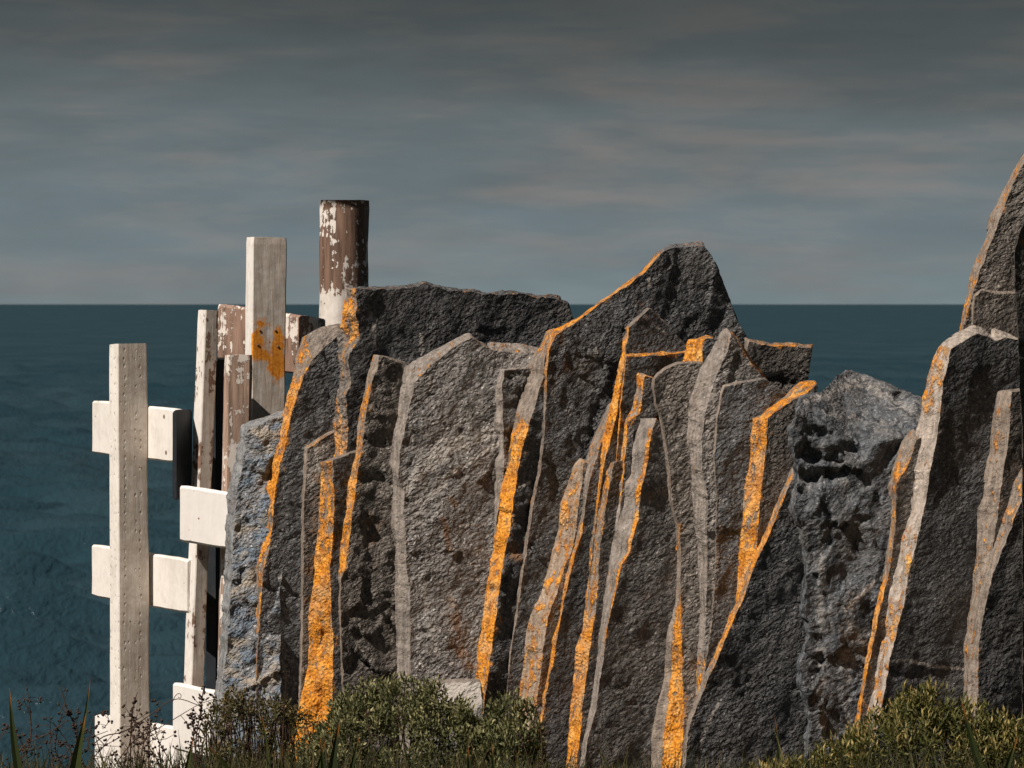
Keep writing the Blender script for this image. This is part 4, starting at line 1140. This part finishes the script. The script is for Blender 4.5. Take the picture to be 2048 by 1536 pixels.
G1 = 'low shrubs at the foot of the slabs'
shrub('rounded grey-green bush in the middle, in front of the broad pale slab',
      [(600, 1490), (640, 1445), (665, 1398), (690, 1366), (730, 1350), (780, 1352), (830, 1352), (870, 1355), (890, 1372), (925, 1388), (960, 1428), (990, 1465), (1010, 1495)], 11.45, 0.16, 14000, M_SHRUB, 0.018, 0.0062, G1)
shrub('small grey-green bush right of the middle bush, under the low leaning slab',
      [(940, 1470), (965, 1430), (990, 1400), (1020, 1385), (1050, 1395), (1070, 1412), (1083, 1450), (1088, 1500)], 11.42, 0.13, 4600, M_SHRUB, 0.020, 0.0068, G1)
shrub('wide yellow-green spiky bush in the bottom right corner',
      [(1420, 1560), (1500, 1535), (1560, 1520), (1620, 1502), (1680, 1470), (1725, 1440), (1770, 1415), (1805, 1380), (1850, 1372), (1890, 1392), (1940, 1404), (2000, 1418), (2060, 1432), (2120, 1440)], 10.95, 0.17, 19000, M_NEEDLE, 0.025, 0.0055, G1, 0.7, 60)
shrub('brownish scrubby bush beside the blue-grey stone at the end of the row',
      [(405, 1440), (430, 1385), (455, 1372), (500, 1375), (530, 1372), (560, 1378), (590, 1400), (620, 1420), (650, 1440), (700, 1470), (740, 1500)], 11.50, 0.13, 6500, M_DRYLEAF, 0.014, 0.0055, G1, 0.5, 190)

# ---- single strap-leaved plants: (base px, tip px, width m, distance, shade, label)
straps = [
    ((60, 1600), (22, 1375), 0.016, 10.7, .30, 'dark strap leaf curving up at the far left before the sea'),
    ((120, 1610), (178, 1355), 0.009, 10.9, .55, 'thin leaf with orange tip leaning right, left of the white post'),
    ((150, 1640), (176, 1425), 0.024, 10.6, .50, 'broad upright leaf with orange tip, left of the white post foot'),
    ((372, 1640), (391, 1470), 0.015, 10.7, .70, 'pale green upright leaf with orange tip before the lower white board'),
    ((490, 1600), (412, 1490), 0.013, 10.7, .60, 'arching leaf with brown tip bending left before the lower white board'),
    ((530, 1620), (521, 1430), 0.010, 11.0, .72, 'slim bright leaf standing before the brownish bush'),
    ((562, 1610), (568, 1500), 0.010, 10.8, .25, 'short dark leaf before the brownish bush'),
    ((600, 1620), (650, 1475), 0.013, 10.8, .40, 'leaf leaning right with orange tip at the brownish bush edge'),
    ((640, 1620), (636, 1470), 0.015, 10.6, .20, 'dark broad leaf left of the darkest leaf before the middle bush'),
    ((668, 1640), (684, 1438), 0.020, 10.5, .15, 'darkest broad leaf standing before the middle bush'),
    ((700, 1620), (724, 1465), 0.010, 10.7, .25, 'slim dark leaf right of the darkest broad leaf'),
    ((960, 1620), (938, 1488), 0.018, 10.6, .25, 'dark leaf before the gap between the two grey-green bushes'),
    ((1010, 1620), (985, 1480), 0.012, 10.7, .35, 'dark leaf before the small grey-green bush'),
    ((1030, 1620), (1040, 1500), 0.007, 10.9, .85, 'short straw-coloured blade before the small grey-green bush'),
    ((1551, 1600), (1546, 1432), 0.0085, 11.0, .65, 'single green blade with red tip before the big dark slab'),
    ((2010, 1640), (1925, 1400), 0.018, 10.6, .30, 'dark arching leaf in the bottom right corner'),
    ((2000, 1640), (2040, 1470), 0.018, 10.5, .45, 'broad green leaf at the right border'),
]
for (bx, by), (tx_, ty), wd, Y, sh, lab in straps:
    b, e = W(bx, by, Y), W(tx_, ty, Y - 0.03)
    d = e - b
    n_ = d.length
    L = Leaves()
    z0 = b.z
    b2 = b - d.normalized() * max(0.02, z0 * 0.9)
    side = Vector((random.choice((-1, 1)) * 0.25, 0, 0))
    L.strap(b2, d.normalized() - side * 0.5, n_ + (b - b2).length, wd * 1.45, side, sh, n=12)
    base = Vector(b2)
    o = L.build('strap_leaf', M_BLADE, base)
    tag(o, lab, 'leaf', 'strap leaves growing in front of the wall')


# ---- dead flower stalks and trailing stems
def stalk(label, pts, r0, r1, Y, heads=(), side=0, sidelen=0.03, group='dead flower stalks before the fence', budr=0.0035, name='dead_flower_stalk'):
    P = [W(x, y, Y + 0.015 * noise.noise(Vector((x * .02, y * .02, 4)))) for x, y in pts]
    Q = resample3(P, 26)
    base = Vector(Q[0])
    root = tag(empty(name, base), label, 'plant', group)
    T, H = Tubes(), Tubes()
    T.tube(Q, r0, r1, 5)
    for i in range(side):
        u = random.uniform(0.25, 0.95)
        p = Q[int(u * 25)]
        d = Vector((random.gauss(0, 1), random.gauss(0, .5), random.gauss(.5, .6))).normalized()
        l = sidelen * random.uniform(.5, 1.3)
        e = p + d * l
        T.tube([p, p.lerp(e, .5) + rv(.002), e], r1 * 1.1, r1 * .6, 4)
        for j in range(2):
            H.bud(e + rv(.002), d + rv(.5), 0.008 * random.uniform(.7, 1.4), budr * random.uniform(.6, 1.1))
    for (u0, u1, cnt, sz) in heads:
        for i in range(cnt):
            u = random.uniform(u0, u1)
            p = Q[min(25, int(u * 25))]
            d = Vector((random.gauss(0, .8), random.gauss(0, .6), random.gauss(.7, .5)))
            H.bud(p + rv(.0015), d, sz * random.uniform(.6, 1.3), sz * 0.33)
    T.build('stem', mT, base, root)
    if H.v: H.build('seed_heads', mT2, base, root)['kind'] = 'stuff'


def resample3(P, n):
    d = [0]
    for a, b in zip(P[:-1], P[1:]): d.append(d[-1] + (b - a).length)
    # smooth catmull-rom
    out = []
    for i in range(n):
        s = d[-1] * i / (n - 1)
        k = 0
        while k < len(P) - 2 and d[k + 1] < s: k += 1
        u = (s - d[k]) / max(1e-9, d[k + 1] - d[k])
        p0, p1, p2, p3 = P[max(0, k - 1)], P[k], P[k + 1], P[min(len(P) - 1, k + 2)]
        out.append(0.5 * ((2 * p1) + (p2 - p0) * u + (2 * p0 - 5 * p1 + 4 * p2 - p3) * u * u + (3 * p1 - p0 - 3 * p2 + p3) * u ** 3))
    return out


stalk('upright dark seed spike in front of the white post', [(262, 1600), (261, 1500), (263, 1440), (270, 1400), (275, 1385)], .0022, .001, 11.3, [(.60, 1.0, 26, .010)], 5, .018)
stalk('dead flowering stem rising left of the white post', [(165, 1600), (155, 1500), (148, 1450), (135, 1420), (125, 1390), (121, 1372)], .0026, .001, 11.0, [(.35, .8, 30, .010)], 10, .03)
stalk('long trailing dark stem arching over the white fence foot', [(185, 1490), (210, 1472), (250, 1462), (300, 1430), (335, 1405), (360, 1398), (395, 1410), (402, 1414)], .0016, .0010, 11.4, (), 4, .02)
stalk('curled tendril tip above the lower white board', [(346, 1402), (350, 1393), (357, 1387), (362, 1390), (361, 1396), (356, 1394)], .0010, .0008, 11.4, ())
stalk('slanting stem crossing the lower white board upwards to the right', [(230, 1530), (270, 1480), (320, 1455), (370, 1425), (400, 1408), (430, 1398)], .0015, .0008, 11.42, (), 6, .022)
stalk('bushy dead sprig in front of the lower white board', [(390, 1560), (392, 1480), (400, 1430), (405, 1390), (408, 1372)], .0022, .0009, 11.3, [(.4, 1.0, 34, .009)], 14, .022)
stalk('second dead sprig leaning left before the lower white board', [(396, 1540), (388, 1480), (386, 1440), (381, 1425)], .0018, .0009, 11.3, [(.5, 1.0, 22, .010)], 6, .015)
stalk('drooping sprig hanging over the left rail end', [(176, 1500), (185, 1440), (200, 1428), (214, 1428), (216, 1445), (205, 1458)], .0014, .0008, 11.2, [(.5, 1.0, 10, .007)], 8, .012)
stalk('grey-brown bent stem at the bottom left corner', [(20, 1560), (40, 1500), (70, 1480), (100, 1465), (135, 1440)], .0018, .0009, 10.9, (), 6, .03)
stalk('drooping bud stem at the far left border', [(60, 1600), (55, 1520), (40, 1480), (22, 1460), (15, 1455)], .0018, .0009, 10.9, [(.8, 1.0, 12, .010)], 4, .02)
stalk('dark bare stem against the slim slab right of the small bush', [(1085, 1600), (1084, 1500), (1080, 1450), (1073, 1420), (1066, 1392)], .0022, .0010, 11.2, (), 3, .015)
stalk('thin wiry stem before the small grey-green bush', [(1062, 1600), (1058, 1530), (1048, 1490), (1040, 1470)], .0012, .0008, 11.1, [(.85, 1.0, 8, .008)], 2, .012)
stalk('thin bare stem standing before the middle bush', [(770, 1600), (745, 1500), (735, 1440), (725, 1360)], .0016, .0008, 11.15, [(.9, 1.0, 6, .008)], 3, .015)
stalk('second thin bare stem right of the first before the middle bush', [(820, 1600), (812, 1520), (800, 1450), (795, 1400)], .0014, .0008, 11.15, (), 3, .015)
stalk('pale dry stem before the brownish bush', [(560, 1600), (565, 1500), (568, 1430), (574, 1340)], .0012, .0007, 11.15, (), 2, .012)
stalk('dry twig fan at the foot of the white post', [(280, 1600), (278, 1540), (290, 1480), (315, 1445)], .0018, .0008, 11.2, (), 14, .04)
stalk('tangled twigs between the white post and the lower board', [(330, 1620), (325, 1550), (318, 1500), (330, 1460)], .0018, .0008, 11.2, [(.6, 1.0, 8, .007)], 16, .045)
stalk('tangled twigs left of the white post foot', [(150, 1620), (170, 1550), (200, 1500), (240, 1475)], .0020, .0008, 11.2, [(.6, 1.0, 8, .007)], 18, .05)

for i in range(16):
    bx = random.uniform(-20, 440)
    hgt = random.uniform(60, 150) if bx > 180 else random.uniform(70, 190)
    tx2 = bx + random.gauss(10, 45)
    mid = ((bx + tx2) / 2 + random.gauss(0, 16), 1545 - hgt * random.uniform(.35, .6))
    stalk('thin dark dead twig in the tangle at the foot of the white fence', [(bx, 1620), (bx + random.gauss(0, 8), 1560), mid, (tx2, 1560 - hgt)], .0017, .0008, random.uniform(10.9, 11.5),
          [(.55, 1.0, random.randint(0, 16), .008)] if i % 2 else (), random.randint(4, 12), .035, group='dead twigs tangled at the foot of the white fence', name='dead_twig')

# ---- tangle of grass and small stems along the foot of the picture (uncountable)
L = Leaves()
for i in range(9000):
    px = random.uniform(-150, 2200)
    Y = random.uniform(10.7, 11.5) - 0.35 * max(0, min(1, (px - 1000) / 700))
    x = (px - 1024) * Y / FP
    zb = CZ - (1536 - 608) / FP * Y
    g = noise.noise(Vector((px * .008, Y * 2, 5)))
    top = zb + max(0.0, random.gauss(0.014, .022) + g * .022)
    if px < 190: top = zb + max(0, random.gauss(.004, .02) + g * .02)
    if 1090 < px < 1650: top -= 0.022
    d = Vector((random.gauss(0, .28), random.gauss(0, .2), 1))
    L.strap(Vector((x, Y, 0)), d, top / max(.6, d.normalized().z) * random.uniform(.8, 1.1), random.uniform(.0025, .006), Vector((random.gauss(0, .5), random.gauss(0, .3), -.1)), min(1, max(0, random.gauss(.35, .3))), n=4)
tag(L.build('grass', M_GRASS, (0, 11.3, 0)), 'dark tangled grass along the foot of the slabs', 'grass', kind='stuff')
